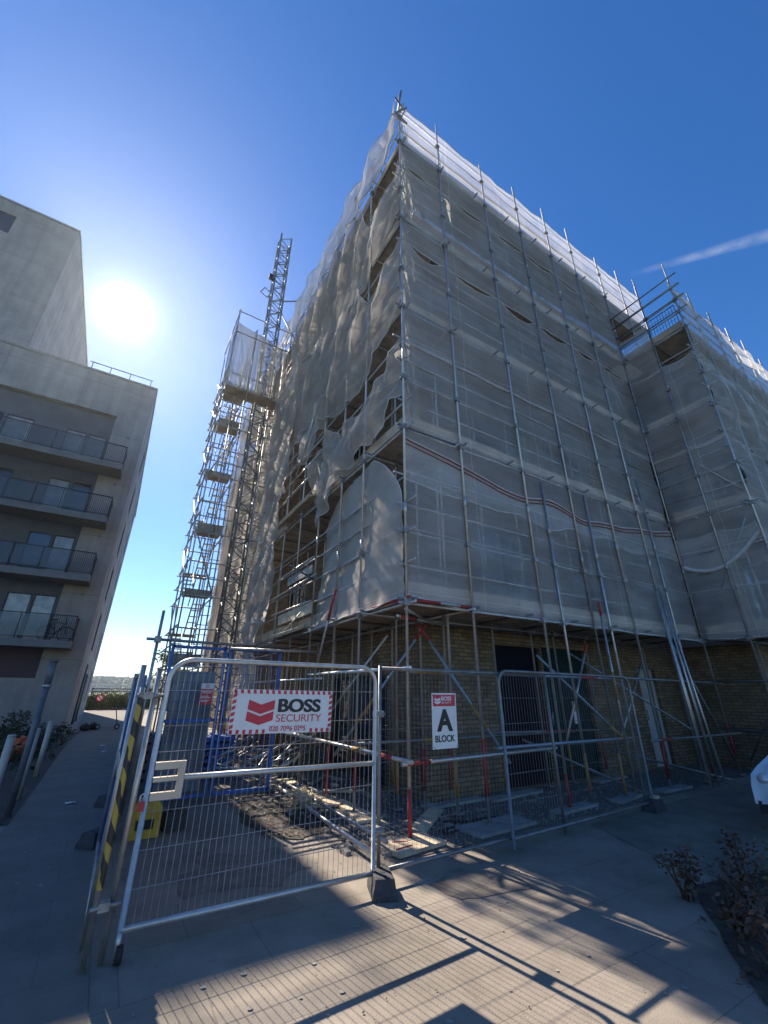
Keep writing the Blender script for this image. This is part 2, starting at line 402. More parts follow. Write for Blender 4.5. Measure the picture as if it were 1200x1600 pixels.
# ------------------------------------------------------------------ light
SUN = Vector((-.1518, .9469, .8313)).normalized()
sl = bpy.data.lights.new('sun', 'SUN'); sl.energy = 3.5; sl.angle = R(.5); sl.color = (1., .905, .77)
so = bpy.data.objects.new('sun', sl); col.objects.link(so)
so.rotation_euler = SUN.to_track_quat('Z', 'Y').to_euler(); so.location = SUN*60
w = bpy.data.worlds.new('World'); scene.world = w; w.use_nodes = True
nt = w.node_tree; bg = nt.nodes['Background']; bg.inputs['Strength'].default_value = .071
sky = nt.nodes.new('ShaderNodeTexSky'); sky.sky_type = 'NISHITA'; sky.sun_disc = False
sky.sun_elevation = math.asin(SUN.z); sky.sun_rotation = math.atan2(SUN.x, SUN.y)
sky.altitude = 50; sky.air_density = 1.0; sky.dust_density = .15; sky.ozone_density = 4.
hs = nt.nodes.new('ShaderNodeHueSaturation'); hs.inputs['Saturation'].default_value = 1.26; hs.inputs['Hue'].default_value = .507; nt.links.new(sky.outputs['Color'], hs.inputs['Color'])
# the sun's disc and its aureole in the sky, and one contrail
tcw = nt.nodes.new('ShaderNodeTexCoord')
def vdot(v):
    d = nt.nodes.new('ShaderNodeVectorMath'); d.operation = 'DOT_PRODUCT'; d.inputs[1].default_value = v
    nt.links.new(tcw.outputs['Generated'], d.inputs[0]); return d.outputs['Value']
def mth(op, a, b=None, clamp=False):
    n = nt.nodes.new('ShaderNodeMath'); n.operation = op; n.use_clamp = clamp
    for i, x in enumerate((a, b)):
        if x is None: continue
        if isinstance(x, (int, float)): n.inputs[i].default_value = x
        else: nt.links.new(x, n.inputs[i])
    return n.outputs[0]
dsun = mth('MAXIMUM', vdot(SUN), 0.)
lobes = None
for (p, k) in ((6., .08), (60., .25), (900., 4.), (4600., 80.)):
    t = mth('MULTIPLY', mth('POWER', dsun, p), k)
    lobes = t if lobes is None else mth('ADD', lobes, t)
glow = nt.nodes.new('ShaderNodeMix'); glow.data_type = 'RGBA'; glow.blend_type = 'ADD'; glow.clamp_factor = False
nt.links.new(lobes, glow.inputs['Factor']); glow.inputs['B'].default_value = (.78, .92, 1., 1)
nt.links.new(hs.outputs['Color'], glow.inputs['A'])
def pray(px, py):
    u = (px-600)/655.; v = -(py-800)/655.
    return (fwd + rt*u + up*v).normalized()
ca, cb_ = pray(975, 432), pray(1200, 368)
cn = ca.cross(cb_).normalized()
along = (cb_ - ca*ca.dot(cb_)).normalized()
dist = mth('ABSOLUTE', vdot(cn))
s_al = mth('MULTIPLY', vdot(along), 1., False)
width = mth('ADD', mth('MULTIPLY', s_al, .03), .005)
m1 = mth('POWER', mth('SUBTRACT', 1., mth('DIVIDE', dist, width), True), .7)
m2 = mth('MULTIPLY', s_al, 9., True)
nzw = nt.nodes.new('ShaderNodeTexNoise'); nzw.inputs['Scale'].default_value = 34; nzw.inputs['Detail'].default_value = 5
nt.links.new(tcw.outputs['Generated'], nzw.inputs['Vector'])
m3 = mth('MULTIPLY', mth('MULTIPLY', m1, m2), mth('MULTIPLY', mth('MULTIPLY', nzw.outputs['Fac'], nzw.outputs['Fac']), .75))
trail = nt.nodes.new('ShaderNodeMix'); trail.data_type = 'RGBA'
nt.links.new(m3, trail.inputs['Factor']); nt.links.new(glow.outputs['Result'], trail.inputs['A'])
trail.inputs['B'].default_value = (4.2, 4.6, 5.2, 1)
nt.links.new(trail.outputs['Result'], bg.inputs['Color'])

scene.view_settings.view_transform = 'Standard'; scene.view_settings.look = 'None'
scene.view_settings.exposure = 1.42; scene.view_settings.gamma = 1
scene.cycles.max_bounces = 7; scene.cycles.transparent_max_bounces = 32
scene.cycles.diffuse_bounces = 4; scene.cycles.glossy_bounces = 3
scene.cycles.use_denoising = True
scene.cycles.caustics_reflective = False; scene.cycles.caustics_refractive = False
scene.cycles.sample_clamp_indirect = 6.

# ------------------------------------------------------------------ ground
g = MB(); g.quad((-1100,-1100,-.06), (1100,-1100,-.06), (1100,1100,-.06), (-1100,1100,-.06)); struct(g, 'ground', M['earth'])
g = MB(); g.quad((-18,-12,0), (26,-12,0), (26,52.5,0), (-18,52.5,0)); struct(g, 'paving', M['pave'])
g = MB(); g.quad((-.75,-12,.003), (.30,-12,.003), (.30,6,.003), (-.75,6,.003)); g.quad((-.75,6,.003), (.30,6,.003), (1.25,24,.003), (-.75,24,.003)); g.quad((-.75,24,.003), (1.25,24,.003), (4,49.2,.003), (-1.1,49.2,.003)); struct(g, 'path', M['path'])
# tarmac drive to the right (its edge runs away from the camera)
g = MB()
pts = [(6.2,-6), (26,-6), (26,4.9), (20,4.9), (8,4.62), (6.1,4.5), (5.7,3.6), (5.5,2.6)]
n0 = len(g.v); g.v += [(x,y,.004) for x,y in pts]; g.face(tuple(range(n0, n0+len(pts)))); struct(g, 'tarmac', M['tarmac'])
def blob_sheet(pts, z, amp, name, m, kind=True, sub=6):
    out = []
    for i, (x, y) in enumerate(pts):
        x2, y2 = pts[(i+1) % len(pts)]
        for k in range(sub):
            t = k/sub; X = x+(x2-x)*t; Y = y+(y2-y)*t
            out.append((X + amp*NZ(X*3.1, Y*3.1, 1.), Y + amp*NZ(X*3.1, Y*3.1, 9.), z))
    mb = MB(); mb.v = out; mb.face(tuple(range(len(out))))
    return struct(mb, name, m) if kind else mb
blob_sheet([(3.05,4.75), (4.2,4.7), (7,4.85), (12,5.1), (26,5.0), (26,6.55), (4.9,6.55), (4.86,7), (4.86,22), (3.1,22), (2.85,9.0)], .008, .12, 'gravel_strip', M['gravel'])
blob_sheet([(2.05,6.3), (2.5,5.9), (2.95,6.1), (3.2,7.6), (3.1,8.8), (2.3,8.5), (2.0,7.2)], .012, .22, 'dirt', M['dirt'])
blob_sheet([(-2.2,8.6), (-.72,8.4), (-.72,20), (-.55,24.4), (-18,24.4), (-18,8.6)], .012, .05, 'planting_bed', M['soil'])
blob_sheet([(5.1,2.75), (5.8,2.65), (7.4,1.9), (9,.2), (7,-2), (3.4,-1.5), (3.2,1.2), (3.7,1.75), (4.5,2.35)], .012, .03, 'flower_bed', M['soil'])

# gravel stones, uncountable
g = MB()
for k in range(2600):
    if random.random() < .55:
        x = rnd(2.95, 4.8); y = rnd(4.8, 12)
    else:
        x = rnd(3.1, 11); y = rnd(4.85, 6.5)
    s = rnd(.008, .026); c = Vector((x, y, .008+s*.4))
    ax = Vector((rnd(-1,1), rnd(-1,1), rnd(-.4,.4))).normalized(); ay = ax.cross(Vector((0,0,1))).normalized(); az = ax.cross(ay)
    b = len(g.v)
    for (i,j,k2) in ((1,0,0),(0,1,0),(-1,0,0),(0,-1,0),(0,0,1),(0,0,-1)):
        g.v.append(tuple(c + ax*(i*s*rnd(.8,1.4)) + ay*(j*s*rnd(.7,1.2)) + az*(k2*s*rnd(.6,1.))))
    for q in ((0,1,4),(1,2,4),(2,3,4),(3,0,4),(1,0,5),(2,1,5),(3,2,5),(0,3,5)): g.face(tuple(b+i for i in q))
tag(g.build('gravel_stones', M['stone']), kind='stuff')
g = MB()
for k in range(420):
    t = random.random(); x = 2.05+1.0*random.random(); y = 6.0+2.5*random.random()
    s = rnd(.012, .05); a = rnd(0, PI)
    ax = Vector((math.cos(a), math.sin(a), rnd(-.1,.3)))*s; ay = Vector((-math.sin(a), math.cos(a), rnd(-.1,.3)))*s*rnd(.3,.7)
    c = Vector((x, y, .02)); g.quad(c-ax-ay, c+ax-ay*.4, c+ax*.8+ay, c-ax*.6+ay)
tag(g.build('fallen_leaves', M['leaf_c']), kind='stuff')

g = MB()
for k in range(900):
    x = rnd(-.6, 4.4); y = rnd(1.6, 8.5) if random.random() < .8 else rnd(8, 20)
    if y > 9: x = rnd(-.6, .4)
    s_ = rnd(.002, .005) if random.random() < .93 else rnd(.006, .010); c = Vector((x, y, .006+s_*.3)); b = len(g.v)
    for (i,j,k2) in ((1,0,0),(0,1,0),(-1,0,0),(0,-1,0),(0,0,.7),(0,0,-.7)): g.v.append((c.x+i*s_*rnd(.7,1.5), c.y+j*s_*rnd(.7,1.5), c.z+k2*s_))
    for q in ((0,1,4),(1,2,4),(2,3,4),(3,0,4),(1,0,5),(2,1,5),(3,2,5),(0,3,5)): g.face(tuple(b+i for i in q))
tag(g.build('grit', M['stone']), kind='stuff')
g = MB()
for k in range(90):
    x = rnd(-.6, 4.2); y = rnd(1.6, 7); r_ = rnd(.008, .022); n_ = 9; b = len(g.v)
    for i in range(n_): g.v.append((x+r_*rnd(.7,1.2)*math.cos(2*PI*i/n_), y+r_*rnd(.7,1.2)*math.sin(2*PI*i/n_), .0062))
    g.face(tuple(range(b, b+n_)))
tag(g.build('gum_spots', M['kerb']), kind='stuff')
blob_sheet([(.9,5.0),(1.6,4.7),(2.2,5.0),(2.0,5.7),(1.2,5.9)], .005, .2, 'dirt', M['pave_stain'], sub=10)
blob_sheet([(3.0,3.6),(3.7,3.5),(4.0,3.9),(3.5,4.2),(3.0,4.0)], .005, .15, 'dirt', M['pave_stain'], sub=10)

# ------------------------------------------------------------------ brick apartment block
BX, BY = 4.87, 6.62
WX, WY = 13.75, 4.62
F = lambda u,d,z: (u, BY+d, z)            # front wall, inward +y
L = lambda u,d,z: (BX+d, u, z)            # left wall, inward +x
WR = lambda u,d,z: (WX+d, u, z)           # return of projecting wing
WF = lambda u,d,z: (u, WY+d, z)           # wing front
HT, HW = 15.15, 12.0
bb = thing('brick_building', (BX, BY, 0), 'yellow brown brick apartment block wrapped in scaffold and pale netting', 'building')
floors = [3.12, 6.2, 9.15, 12.0]
Fo = [(6.72,8.15,.02,2.6), (8.2,9.75,.02,2.62), (11.9,12.75,.02,2.3)]
for z in floors:
    Fo += [(6.55,8.35,z+.02,z+2.25), (9.6,11.4,z+.02,z+2.25)]
Lo = [(7.85,10.4,.02,2.0)]
for z in floors: Lo += [(9.0,10.6,z+.1,z+2.2), (13,14.5,z+.7,z+2.2)]
WRo = []
for z in floors[:3]: WRo += [(4.95,6.0,z+.5,z+2.1)]
WFo = []
for z in [.4]+floors[:3]:
    WFo += [(14.9,16.5,z+.05,z+2.2), (18.2,19.8,z+.05,z+2.2)]
wm = MB()
wall(wm, F, BX, WX, 0, HT, Fo, .16); wall(wm, L, BY, 30, 0, HT, Lo, .16)
wall(wm, WR, WY, BY, 0, HW, WRo, .16); wall(wm, WF, WX, 30, 0, HW, WFo, .16)
wm.quad((WX,BY,HW), (WX,BY,HT), (30,BY,HT), (30,BY,HW))
wm.build('wall', M['brick'], bb)
r = MB(); r.box(BX+.25, 30, BY+.25, 30, HT-.35, HT-.12); r.box(WX+.25, 30, WY+.25, BY-.01, HW-.35, HW-.12)
r.build('roof', M['roof'], bb)
r = MB()   # coping stones
r.box(BX-.05, 30, BY-.05, BY+.30, HT, HT+.10); r.box(BX-.05, BX+.30, BY+.30, 30, HT, HT+.10)
r.box(WX-.05, 30, WY-.05, WY+.30, HW, HW+.10); r.build('coping', M['kerb'], bb)
for i, o in enumerate(Fo):
    if o[2] < 1:
        d = MB(); pbox(d, F, o[0]+.004, o[1]-.004, .09, .14, o[2], o[3]-.004)
        for k in range(1, 9 if i < 2 else 1): pbox(d, F, o[0]+.1, o[1]-.1, .075, .09, o[2]+.27*k, o[2]+.27*k+.03)
        do = d.build('door', (M['door_blue'], M['door_teal'], M['pale_door'])[i], bb)
        h = MB(); h.tube(F(o[0]+.12,.03,1.05), F(o[0]+.12,.03,1.3), .015); h.build('handle', M['galv'], do)
        if i == 1:
            n_ = MB(); pbox(n_, F, o[0]+.88, o[0]+1.0, .055, .07, 1.05, 1.5, 0); pbox(n_, F, o[0]+.885, o[0]+.995, .05, .055, 1.3, 1.48, 1)
            n_.build('notice', [M['sign_white'], M['orange']], do)
    else:
        window(bb, F, o, .15, 2)
window(bb, L, Lo[0], .15, 3)
for o in Lo[1:]: window(bb, L, o, .15, 2)
for o in WRo: window(bb, WR, o, .15, 1)
for o in WFo: window(bb, WF, o, .15, 2)
# balconies behind the nets: slab and barred railing
def bar_balcony(parent, pos, ua, ub, z, out, step=.11):
    s = MB(); pbox(s, pos, ua, ub, -out, -.003, z-.2, z); s.build('balcony', M['soffit'], parent)
    bo = parent.children[-1]
    rl = MB()
    for zz in (z+.08, z+1.05):
        rl.tube(pos(ua,-out+.04,zz), pos(ub,-out+.04,zz), .02, 6)
        rl.tube(pos(ua+.02,-out+.04,zz), pos(ua+.02,-.02,zz), .02, 6); rl.tube(pos(ub-.02,-out+.04,zz), pos(ub-.02,-.02,zz), .02, 6)
    k = int((ub-ua)/step)
    for i in range(k+1):
        u = ua + (ub-ua)*i/k; rl.tube(pos(u,-out+.04,z+.08), pos(u,-out+.04,z+1.05), .009, 4, caps=False)
    o = rl.build('railing', M['rail'], parent); o.parent = bb
for z in floors[:2]:
    bar_balcony(bb, F, 5.0, 7.4, z-.05, .28); bar_balcony(bb, F, 7.7, 11.0, z-.05, .28)
bar_balcony(bb, F, 6.4, 8.5, floors[2]-.05, .26)
for z in floors[:3]: bar_balcony(bb, WR, 4.9, 6.2, z-.05, .22)
for z in (floors[0], floors[1]): bar_balcony(bb, WF, 14.6, 17, z-.05, .28)

# ------------------------------------------------------------------ scaffold
TR = .0222
def std(parent, pos, u, d, z0, z1, band=None, lean=0.):
    mb = MB(); mb.tube(pos(u,d,z0), pos(u+lean,d,z1), TR, 10)
    # spigot joint sleeves where tubes meet
    for zz in (4.55+rnd(-.5,.5), 9.6+rnd(-.8,.8), 13.2+rnd(-.4,.4)):
        if z0 < zz < z1-.5: mb.tube(pos(u,d,zz), pos(u,d,zz+.22), TR+.008, 10)
    o = mb.build('standard', random.choice([M['galv_light'], M['galv'], M['galv_light']]), parent)
    if band:
        for (a, b, mt) in band:
            s = MB(); s.tube(pos(u,d,a), pos(u,d,b), TR+.003, 10); s.build('painted_band', M[mt], o)
    bp = MB(); p = pos(u,d,z0); bp.box(p[0]-.07,p[0]+.07,p[1]-.07,p[1]+.07,z0-.012,z0-.002); bp.build('base_plate', M['rust'], o)
    return o
def hz(parent, name, p0, p1, r=TR, mt='galv', bands=()):
    mb = MB(); mb.tube(p0, p1, r, 8); o = mb.build(name, M[mt], parent)
    P0, P1 = Vector(p0), Vector(p1)
    for (a, b, m_) in bands:
        s = MB(); s.tube(P0.lerp(P1, a), P0.lerp(P1, b), r+.003, 8); s.build('painted_band', M[m_], o)
    return o
def coup(mb, p, s=.05):
    mb.obox(p, (s,0,0), (0,s,0), (0,0,s*.9))
    mb.tube((p[0]-.075,p[1]-.02,p[2]), (p[0]+.075,p[1]+.02,p[2]), .013, 5)

DK = [3.0, 6.08, 9.02, 11.85, 14.95]
def run(root, pos, us, z_top, decks, u0, u1, inner=1.25, bands=None, ib=None, top_rails=True, skip_net_rails=(), deck_rng=None, inner_us=None):
    cp = MB()
    for i, u in enumerate(us):
        zt = z_top + rnd(-.25, .45)
        if u in (7.05, 8.55, 11.2): zt = 6.2 + rnd(-.6, 1.2)
        std(root, pos, u, 0, .06, zt, bands[i % len(bands)] if bands else None)
    for i, u in enumerate(inner_us or us):
        std(root, pos, u+rnd(-.05,.05), inner, .06, decks[-1]-.1, ib[i % len(ib)] if ib else None)
    for k, z in enumerate(decks):
        a, b = deck_rng[k] if deck_rng else (u0, u1)
        hz(root, 'ledger', pos(a-.2,.055,z-.12), pos(b+.2,.055,z-.12))
        hz(root, 'ledger', pos(a-.2,inner-.055,z-.12), pos(b+.2,inner-.055,z-.12))
        n = max(2, int((b-a)/1.15))
        for i in range(n+1):
            u = a + (b-a)*i/n
            hz(root, 'transom', pos(u,-.12,z-.066), pos(u,inner+.1,z-.066), TR, 'galv_dark')
        # boarded deck: boards side by side, slight level differences
        dk = MB(); nb = 6; wd = (inner-.16)/nb
        segs = max(1, int((b-a)/3.0)+1)
        for s in range(segs):
            ua = a + (b-a)*s/segs; ub = a + (b-a)*(s+1)/segs
            for q in range(nb):
                e = rnd(-.004,.004)
                pbox(dk, pos, ua+.004+rnd(-.05,.0)*(s>0), ub-.004, .12+wd*q+.003, .12+wd*(q+1)-.003, z-.038+e, z+e)
        dk.build('deck', M['board'], root)
        tb = MB()
        for s in range(max(1, int((b-a)/2.4)+1)):
            ua = a + 2.4*s; ub = min(b, ua+2.4)
            if ub-ua < .2: continue
            e = rnd(-.015,.02)
            pbox(tb, pos, ua+.01, ub-.006, .085, .118, z+.004+e, z+.225+e)
        tb.build('toe_board', M['toe'], root)
        for dz in (.5, 1.0, 1.5, 2.0):
            if k == len(decks)-1 and dz > 1.6: continue
            e = rnd(-.05,.05)
            hz(root, 'guard_rail', pos(a-rnd(.1,.3),.055,z+dz+e), pos(b+rnd(.1,.3),.055,z+dz+e+rnd(-.03,.03)), TR-.002)
            if dz in (1.0,):
                for u in us:
                    if not (u in (7.05, 8.55, 11.2) and z > 4): coup(cp, pos(u,.012,z+dz+e))
        for u in us:
            if not (u in (7.05, 8.55, 11.2) and z > 4): coup(cp, pos(u,.012,z-.12))
        for u in (inner_us or us): coup(cp, pos(u,inner-.03,z-.12))
    tag(cp.build('coupler', M['rust'], root), kind='stuff')

def brick_guard(parent, pos, ua, ub, d, za, zb):
    mb = MB()
    for k in range(int((ub-ua)/.085)+1): 
        u = min(ub, ua+.085*k); mb.tube(pos(u,d,za), pos(u,d,zb), .006, 4, caps=False)
    for k in range(int((zb-za)/.17)+1):
        z = za+.17*k; mb.tube(pos(ua,d,z), pos(ub,d,z), .006, 4, caps=False)
    for (p,q) in (((ua,za),(ub,za)),((ua,zb),(ub,zb)),((ua,za),(ua,zb)),((ub,za),(ub,zb))):
        mb.tube(pos(p[0],d,p[1]), pos(q[0],d,q[1]), .009, 5)
    return mb.build('brick_guard', M['black'], parent)

SF = lambda u,d,z: (u, 5.1+d, z)
SL = lambda u,d,z: (3.5+d, u, z)
SR = lambda u,d,z: (12.4+d, u, z)
SW = lambda u,d,z: (u, 3.25+d, z)
# --- shaded front run (owns the corner standard)
sf = thing('scaffold', (3.5, 5.1, 0), 'tube scaffold along the shaded front of the brick block, with the tall corner pole', 'scaffold', 'tube scaffolds round the brick block')
fb = [[(.06,.55,'red')], [(.35,1.05,'red')], [(.05,.5,'red')], [(.2,.75,'orange')], [(.1,.7,'orange')], None, [(.2,.8,'red')], None]
ibn = [[(.25,.75,'orange')], [(.2,.8,'red')], [(.15,.7,'orange')], None]
run(sf, SF, [3.5,4.8,6.5,7.05,8.0,8.55,9.45,10.75,11.2,12.38], 16.95, DK, 3.6, 12.35, bands=fb, ib=ibn, inner_us=[4.1,5.15,6.5,7.6,8.3,9.45,10.3,10.7,11.9])
# ground-level ledgers with painted ends
hz(sf, 'ledger', SF(3.35,-.055,.83), SF(6.3,-.055,.87), TR, 'galv_light', [(.03,.15,'red')])
hz(sf, 'ledger', SF(5.0,-.06,.93), SF(8.4,-.06,.93), TR, 'blue_tube', [(.88,.97,'orange')])
hz(sf, 'ledger', SF(3.5,-.055,1.93), SF(8.15,-.055,1.93), TR, 'blue_tube', [(.02,.12,'orange'), (.8,.9,'red')])
hz(sf, 'ledger', SF(3.3,1.19,.95), SF(8.5,1.19,.95), TR, 'galv_dark', [(.25,.4,'orange')])
hz(sf, 'ledger', SF(6.1,1.2,1.0), SF(11,1.2,.92), TR, 'galv_dark', [(.3,.5,'red')])
hz(sf, 'ledger', SF(8.2,-.055,1.95), SF(12.6,-.055,1.92), TR, 'galv_dark')
hz(sf, 'ledger', SF(9.0,-.055,.85), SF(12.8,-.055,.85), TR, 'galv_dark', [(.1,.2,'red')])
# braces
hz(sf, 'brace', SF(4.35,.9,2.75), SF(5.25,-.05,.72), TR, 'blue_tube', [(0,.14,'red'), (.62,.78,'orange')])
hz(sf, 'brace', SF(6.55,.3,2.3), SF(8.25,-.07,.85), TR, 'blue_tube', [(.8,.95,'orange')])
hz(sf, 'brace', SF(8.1,.3,2.6), SF(6.9,.2,.9), TR, 'galv', [(0,.12,'red')])
hz(sf, 'brace', SF(6.6,.9,.9), SF(8.3,-.1,.1), TR, 'galv_dark')
hz(sf, 'brace', SF(8.4,1.0,2.5), SF(10.6,-.05,1.0), TR, 'blue_tube')
hz(sf, 'brace', SF(10.3,.5,2.3), SF(8.8,.4,.85), TR, 'galv')
hz(sf, 'brace', SF(9.2,.9,.6), SF(11.2,-.3,.08), TR, 'galv_dark')
hz(sf, 'brace', SF(10.75,-.05,2.7), SF(12.2,-.05,.35), TR, 'galv_dark')
hz(sf, 'brace', SF(8.15,-.1,.1), SF(8.05,-.15,3.35), TR, 'galv', [(.45,.6,'orange'), (.92,1.,'red')])
hz(sf, 'brace', SF(11.5,.06,4.9), SF(10.9,.06,7.8), TR); hz(sf, 'brace', SF(11.8,.06,9.2), SF(11.2,.06,10.9), TR)
hz(sf, 'brace', SF(11.6,.06,3.3), SF(11.4,.06,5.4), TR, 'blue_tube')
# cluster of inclined standards at the inner corner
for (xa, xb, ya) in ((10.0,10.55,-.45), (10.12,10.62,-.42), (10.2,10.72,-.5), (10.35,10.85,-.55)):
    hz(sf, 'raker', (xa, 5.1+ya, .06), (xb, 5.02, 3.0+rnd(.4,1.2)), TR, random.choice(['galv_light','galv','blue_tube']))
for (z_, dd) in ((14.83,.055),(14.83,1.2),(15.45,.055),(15.95,.055),(16.4,.055)): hz(sf, 'guard_rail', SF(12.3,dd,z_), SF(15.4,dd,z_))
dk = MB()
for q in range(6): pbox(dk, SF, 12.352, 15.3, .12+.18*q+.003, .12+.18*(q+1)-.003, 14.912, 14.95)
dk.build('deck', M['board'], sf)
for u_ in (13.8,15.2): std(sf, SF, u_, 0, 12.0, 17.2); std(sf, SF, u_, 1.25, 12.0, 16.6)
brick_guard(sf, SF, 12.5, 13.7, .17, 15.05, 15.82); brick_guard(sf, SF, 13.9, 15.1, .17, 15.05, 15.82)
# inside guard rails + mesh brick guards of the top lift, red/orange deck ends at the corner
for k in range(7): brick_guard(sf, SF, 3.75+1.22*k, 3.75+1.22*k+1.12, .17, 15.0, 15.95)
hz(sf, 'guard_rail', SF(3.6,1.2,15.6), SF(12.3,1.2,15.6), TR); hz(sf, 'guard_rail', SF(3.6,1.2,16.1), SF(12.3,1.2,16.1), TR)
hz(sf, 'transom', SF(3.5,-.1,2.95), SF(3.5,1.5,2.95), TR, 'red'); hz(sf, 'ledger', SF(3.45,.0,2.93), SF(4.8,.0,2.93), TR, 'galv_light', [(.1,.5,'red'), (.8,.98,'red')])
hz(sf, 'transom', (3.55,5.2,2.80), (4.9,6.3,2.82), TR, 'galv'); hz(sf, 'transom', (3.6,5.5,2.75), (4.9,5.9,2.75), TR, 'galv', [(.05,.35,'red')])
# short stubs at the crown of the corner pole
for (z, a) in ((16.55,.3), (16.2,2.2), (15.9,.1), (16.8,1.2)):
    hz(sf, 'putlog', (3.5-.2*math.cos(a), 5.07-.2*math.sin(a), z), (3.5+.25*math.cos(a), 5.07+.25*math.sin(a), z+.03), .022, 'galv_dark')

# --- sunlit side run
sl_ = thing('scaffold', (3.5, 6.6, 0), 'tube scaffold on the sunlit side of the brick block, behind the mesh gate', 'scaffold', 'tube scaffolds round the brick block')
lys = [6.55,7.55,8.75,10.0,11.3,12.6,14.0,15.4,16.8,18.2,19.6,21]
run(sl_, SL, lys, 16.6, DK, 5.15, 21.5, bands=[[(.3,.8,'red')], [(.1,.9,'red')], None, [(.1,.6,'red')]], ib=ibn, inner_us=[5.7,6.5,7.4,8.3,9.2,10.1,11.2,12.6,14,15.4,16.8,18.2])
hz(sl_, 'ledger', SL(4.95,-.055,.86), SL(9.4,-.055,.88), TR+.004, 'galv_light', [(.1,.17,'red'), (.3,.36,'orange')])
hz(sl_, 'ledger', SL(4.95,-.055,1.97), SL(8.6,-.055,1.99), TR, 'white', [(.05,.2,'red')])
hz(sl_, 'ledger', SL(7.9,-.06,1.9), SL(14,-.06,1.9), TR, 'galv_light'); hz(sl_, 'ledger', SL(8,-.055,.85), SL(15,-.055,.85), TR, 'galv')
hz(sl_, 'ledger', (3.02,8.5,.09), (2.78,4.85,.09), TR+.004, 'galv_light', [(.3,.36,'red')])
hz(sl_, 'ledger', (3.2,8.9,.12), (3.05,4.9,.12), TR, 'galv')
hz(sl_, 'brace', SL(5.9,1.0,2.8), SL(7.2,-.05,.7), TR, 'blue_tube', [(0,.14,'red'), (.6,.78,'orange')])
hz(sl_, 'brace', SL(6.6,.6,2.6), SL(9.0,-.06,.4), TR, 'galv')
hz(sl_, 'brace', (3.3,7.15,3.45), (3.35,8.25,1.5), TR+.002, 'galv', [(.0,.28,'red')])
hz(sl_, 'brace', SL(9,-.06,3.4), SL(10.9,-.06,2.9), TR); hz(sl_, 'brace', SL(11.5,-.08,11.5), SL(13.2,-.08,7), TR)
hz(sl_, 'brace', SL(10.2,-.3,6.6), SL(8.8,-.06,9.9), TR, 'galv'); hz(sl_, 'brace', SL(12.4,-.25,6.2), SL(11.3,-.06,10), TR, 'galv')
for (ya, yb, z) in ((8.7,11.4,3.5),(8.5,11.6,4.05),(8.7,11.2,4.5),(8.9,11.5,6.9),(8.8,11.3,7.3),(8.6,11.4,7.7),(9.0,12,8.2),(10,13.5,11.6),(10,13.2,12.1),(10.3,14,12.6)):
    hz(sl_, 'guard_rail', SL(ya,-.08,z), SL(yb,-.10,z+rnd(-.05,.05)), TR, 'galv_light')
hz(sl_, 'putlog', (3.5,8.8,4.0), (2.75,8.3,4.1), TR, 'galv_dark'); hz(sl_, 'putlog', (3.5,9.0,3.55), (2.8,8.4,3.6), TR, 'galv_dark')
# pale boards laid on edge below the gap
pb = MB(); pb.obox((3.42,10.2,2.98), (.16,0,.07), (0,.85,0), (-.015,0,.03)); pb.build('loose_board', M['board_light'], sl_)
pb = MB(); pb.obox((3.42,10.3,6.2), (.13,0,.06), (0,1.3,0), (-.015,0,.03)); pb.build('loose_board', M['board_light'], sl_)
pb = MB(); pb.obox((3.44,9.75,3.35), (.015,0,.0), (0,1.1,0), (0,0,.12)); pb.build('loose_board', M['board_light'], sl_)
pb = MB(); pb.obox((3.44,9.6,4.25), (.015,0,.0), (0,.8,0), (0,0,.1)); pb.build('loose_board', M['ply'], sl_)

# --- projecting wing
sw = thing('scaffold', (12.4, 3.25, 0), 'tube scaffold round the lower projecting wing at the right edge', 'scaffold', 'tube scaffolds round the brick block')
WD = DK[:4]
run(sw, SR, [3.25,4.15], 14.25, WD, 3.3, 5.0, bands=[[(.1,.6,'orange')], None], inner_us=[4.5])
run(sw, SW, [13.7,15.1,16.5,17.9,19.3,20.7,22.1], 13.75, WD, 12.5, 23, bands=[None, [(.1,.6,'red')]])
for zz in (12.35, 12.8, 13.25, 13.7): hz(sw, 'guard_rail', SR(3.0,-.055,zz), SR(5.35,-.055,zz), TR, 'galv_dark')
for k in range(2): brick_guard(sw, SR, 3.38+.85*k, 3.38+.85*k+.8, .13, 11.92, 12.8)
brick_guard(sw, SR, 3.4, 4.5, .13, 8.95, 9.75)
hz(sw, 'ledger', SR(3.0,-.05,.9), SR(5.2,-.05,.95), TR, 'galv_dark'); hz(sw, 'ledger', SR(3.0,-.05,1.95), SR(5.2,-.05,1.95), TR, 'galv_dark')
hz(sw, 'brace', SR(3.3,.06,6.3), SR(4.9,.06,8.7), TR); hz(sw, 'brace', SR(4.9,.06,3.2), SR(3.4,.06,5.8), TR)
hz(sw, 'brace', SR(3.4,.3,2.7), SR(5.0,.4,.3), TR, 'galv_dark', [(0,.3,'orange')])

# ------------------------------------------------------------------ sole boards (each lies on the ground)
def sole(x, y, a, ln, label, group=None, n=1, mt='board_light', z=.014):
    mb = MB(); c, s = math.cos(a), math.sin(a)
    for k in range(n):
        off = (k-(n-1)/2)*.235
        mb.obox((x-s*off, y+c*off, z+.019), (c*ln/2,s*ln/2,0), (-s*.112,c*.112,0), (0,0,.019))
    return tag(mb.build('sole_board', M[mt]), label, 'board', group)
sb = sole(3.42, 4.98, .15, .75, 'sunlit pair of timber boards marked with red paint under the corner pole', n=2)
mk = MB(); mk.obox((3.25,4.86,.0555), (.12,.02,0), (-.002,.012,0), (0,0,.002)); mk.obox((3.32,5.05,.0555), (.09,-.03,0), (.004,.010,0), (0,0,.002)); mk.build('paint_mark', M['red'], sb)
sole(4.85, 5.02, .08, 1.1, 'grey timber board under the second pole from the corner, just inside the mesh fence', n=2, mt='ply')
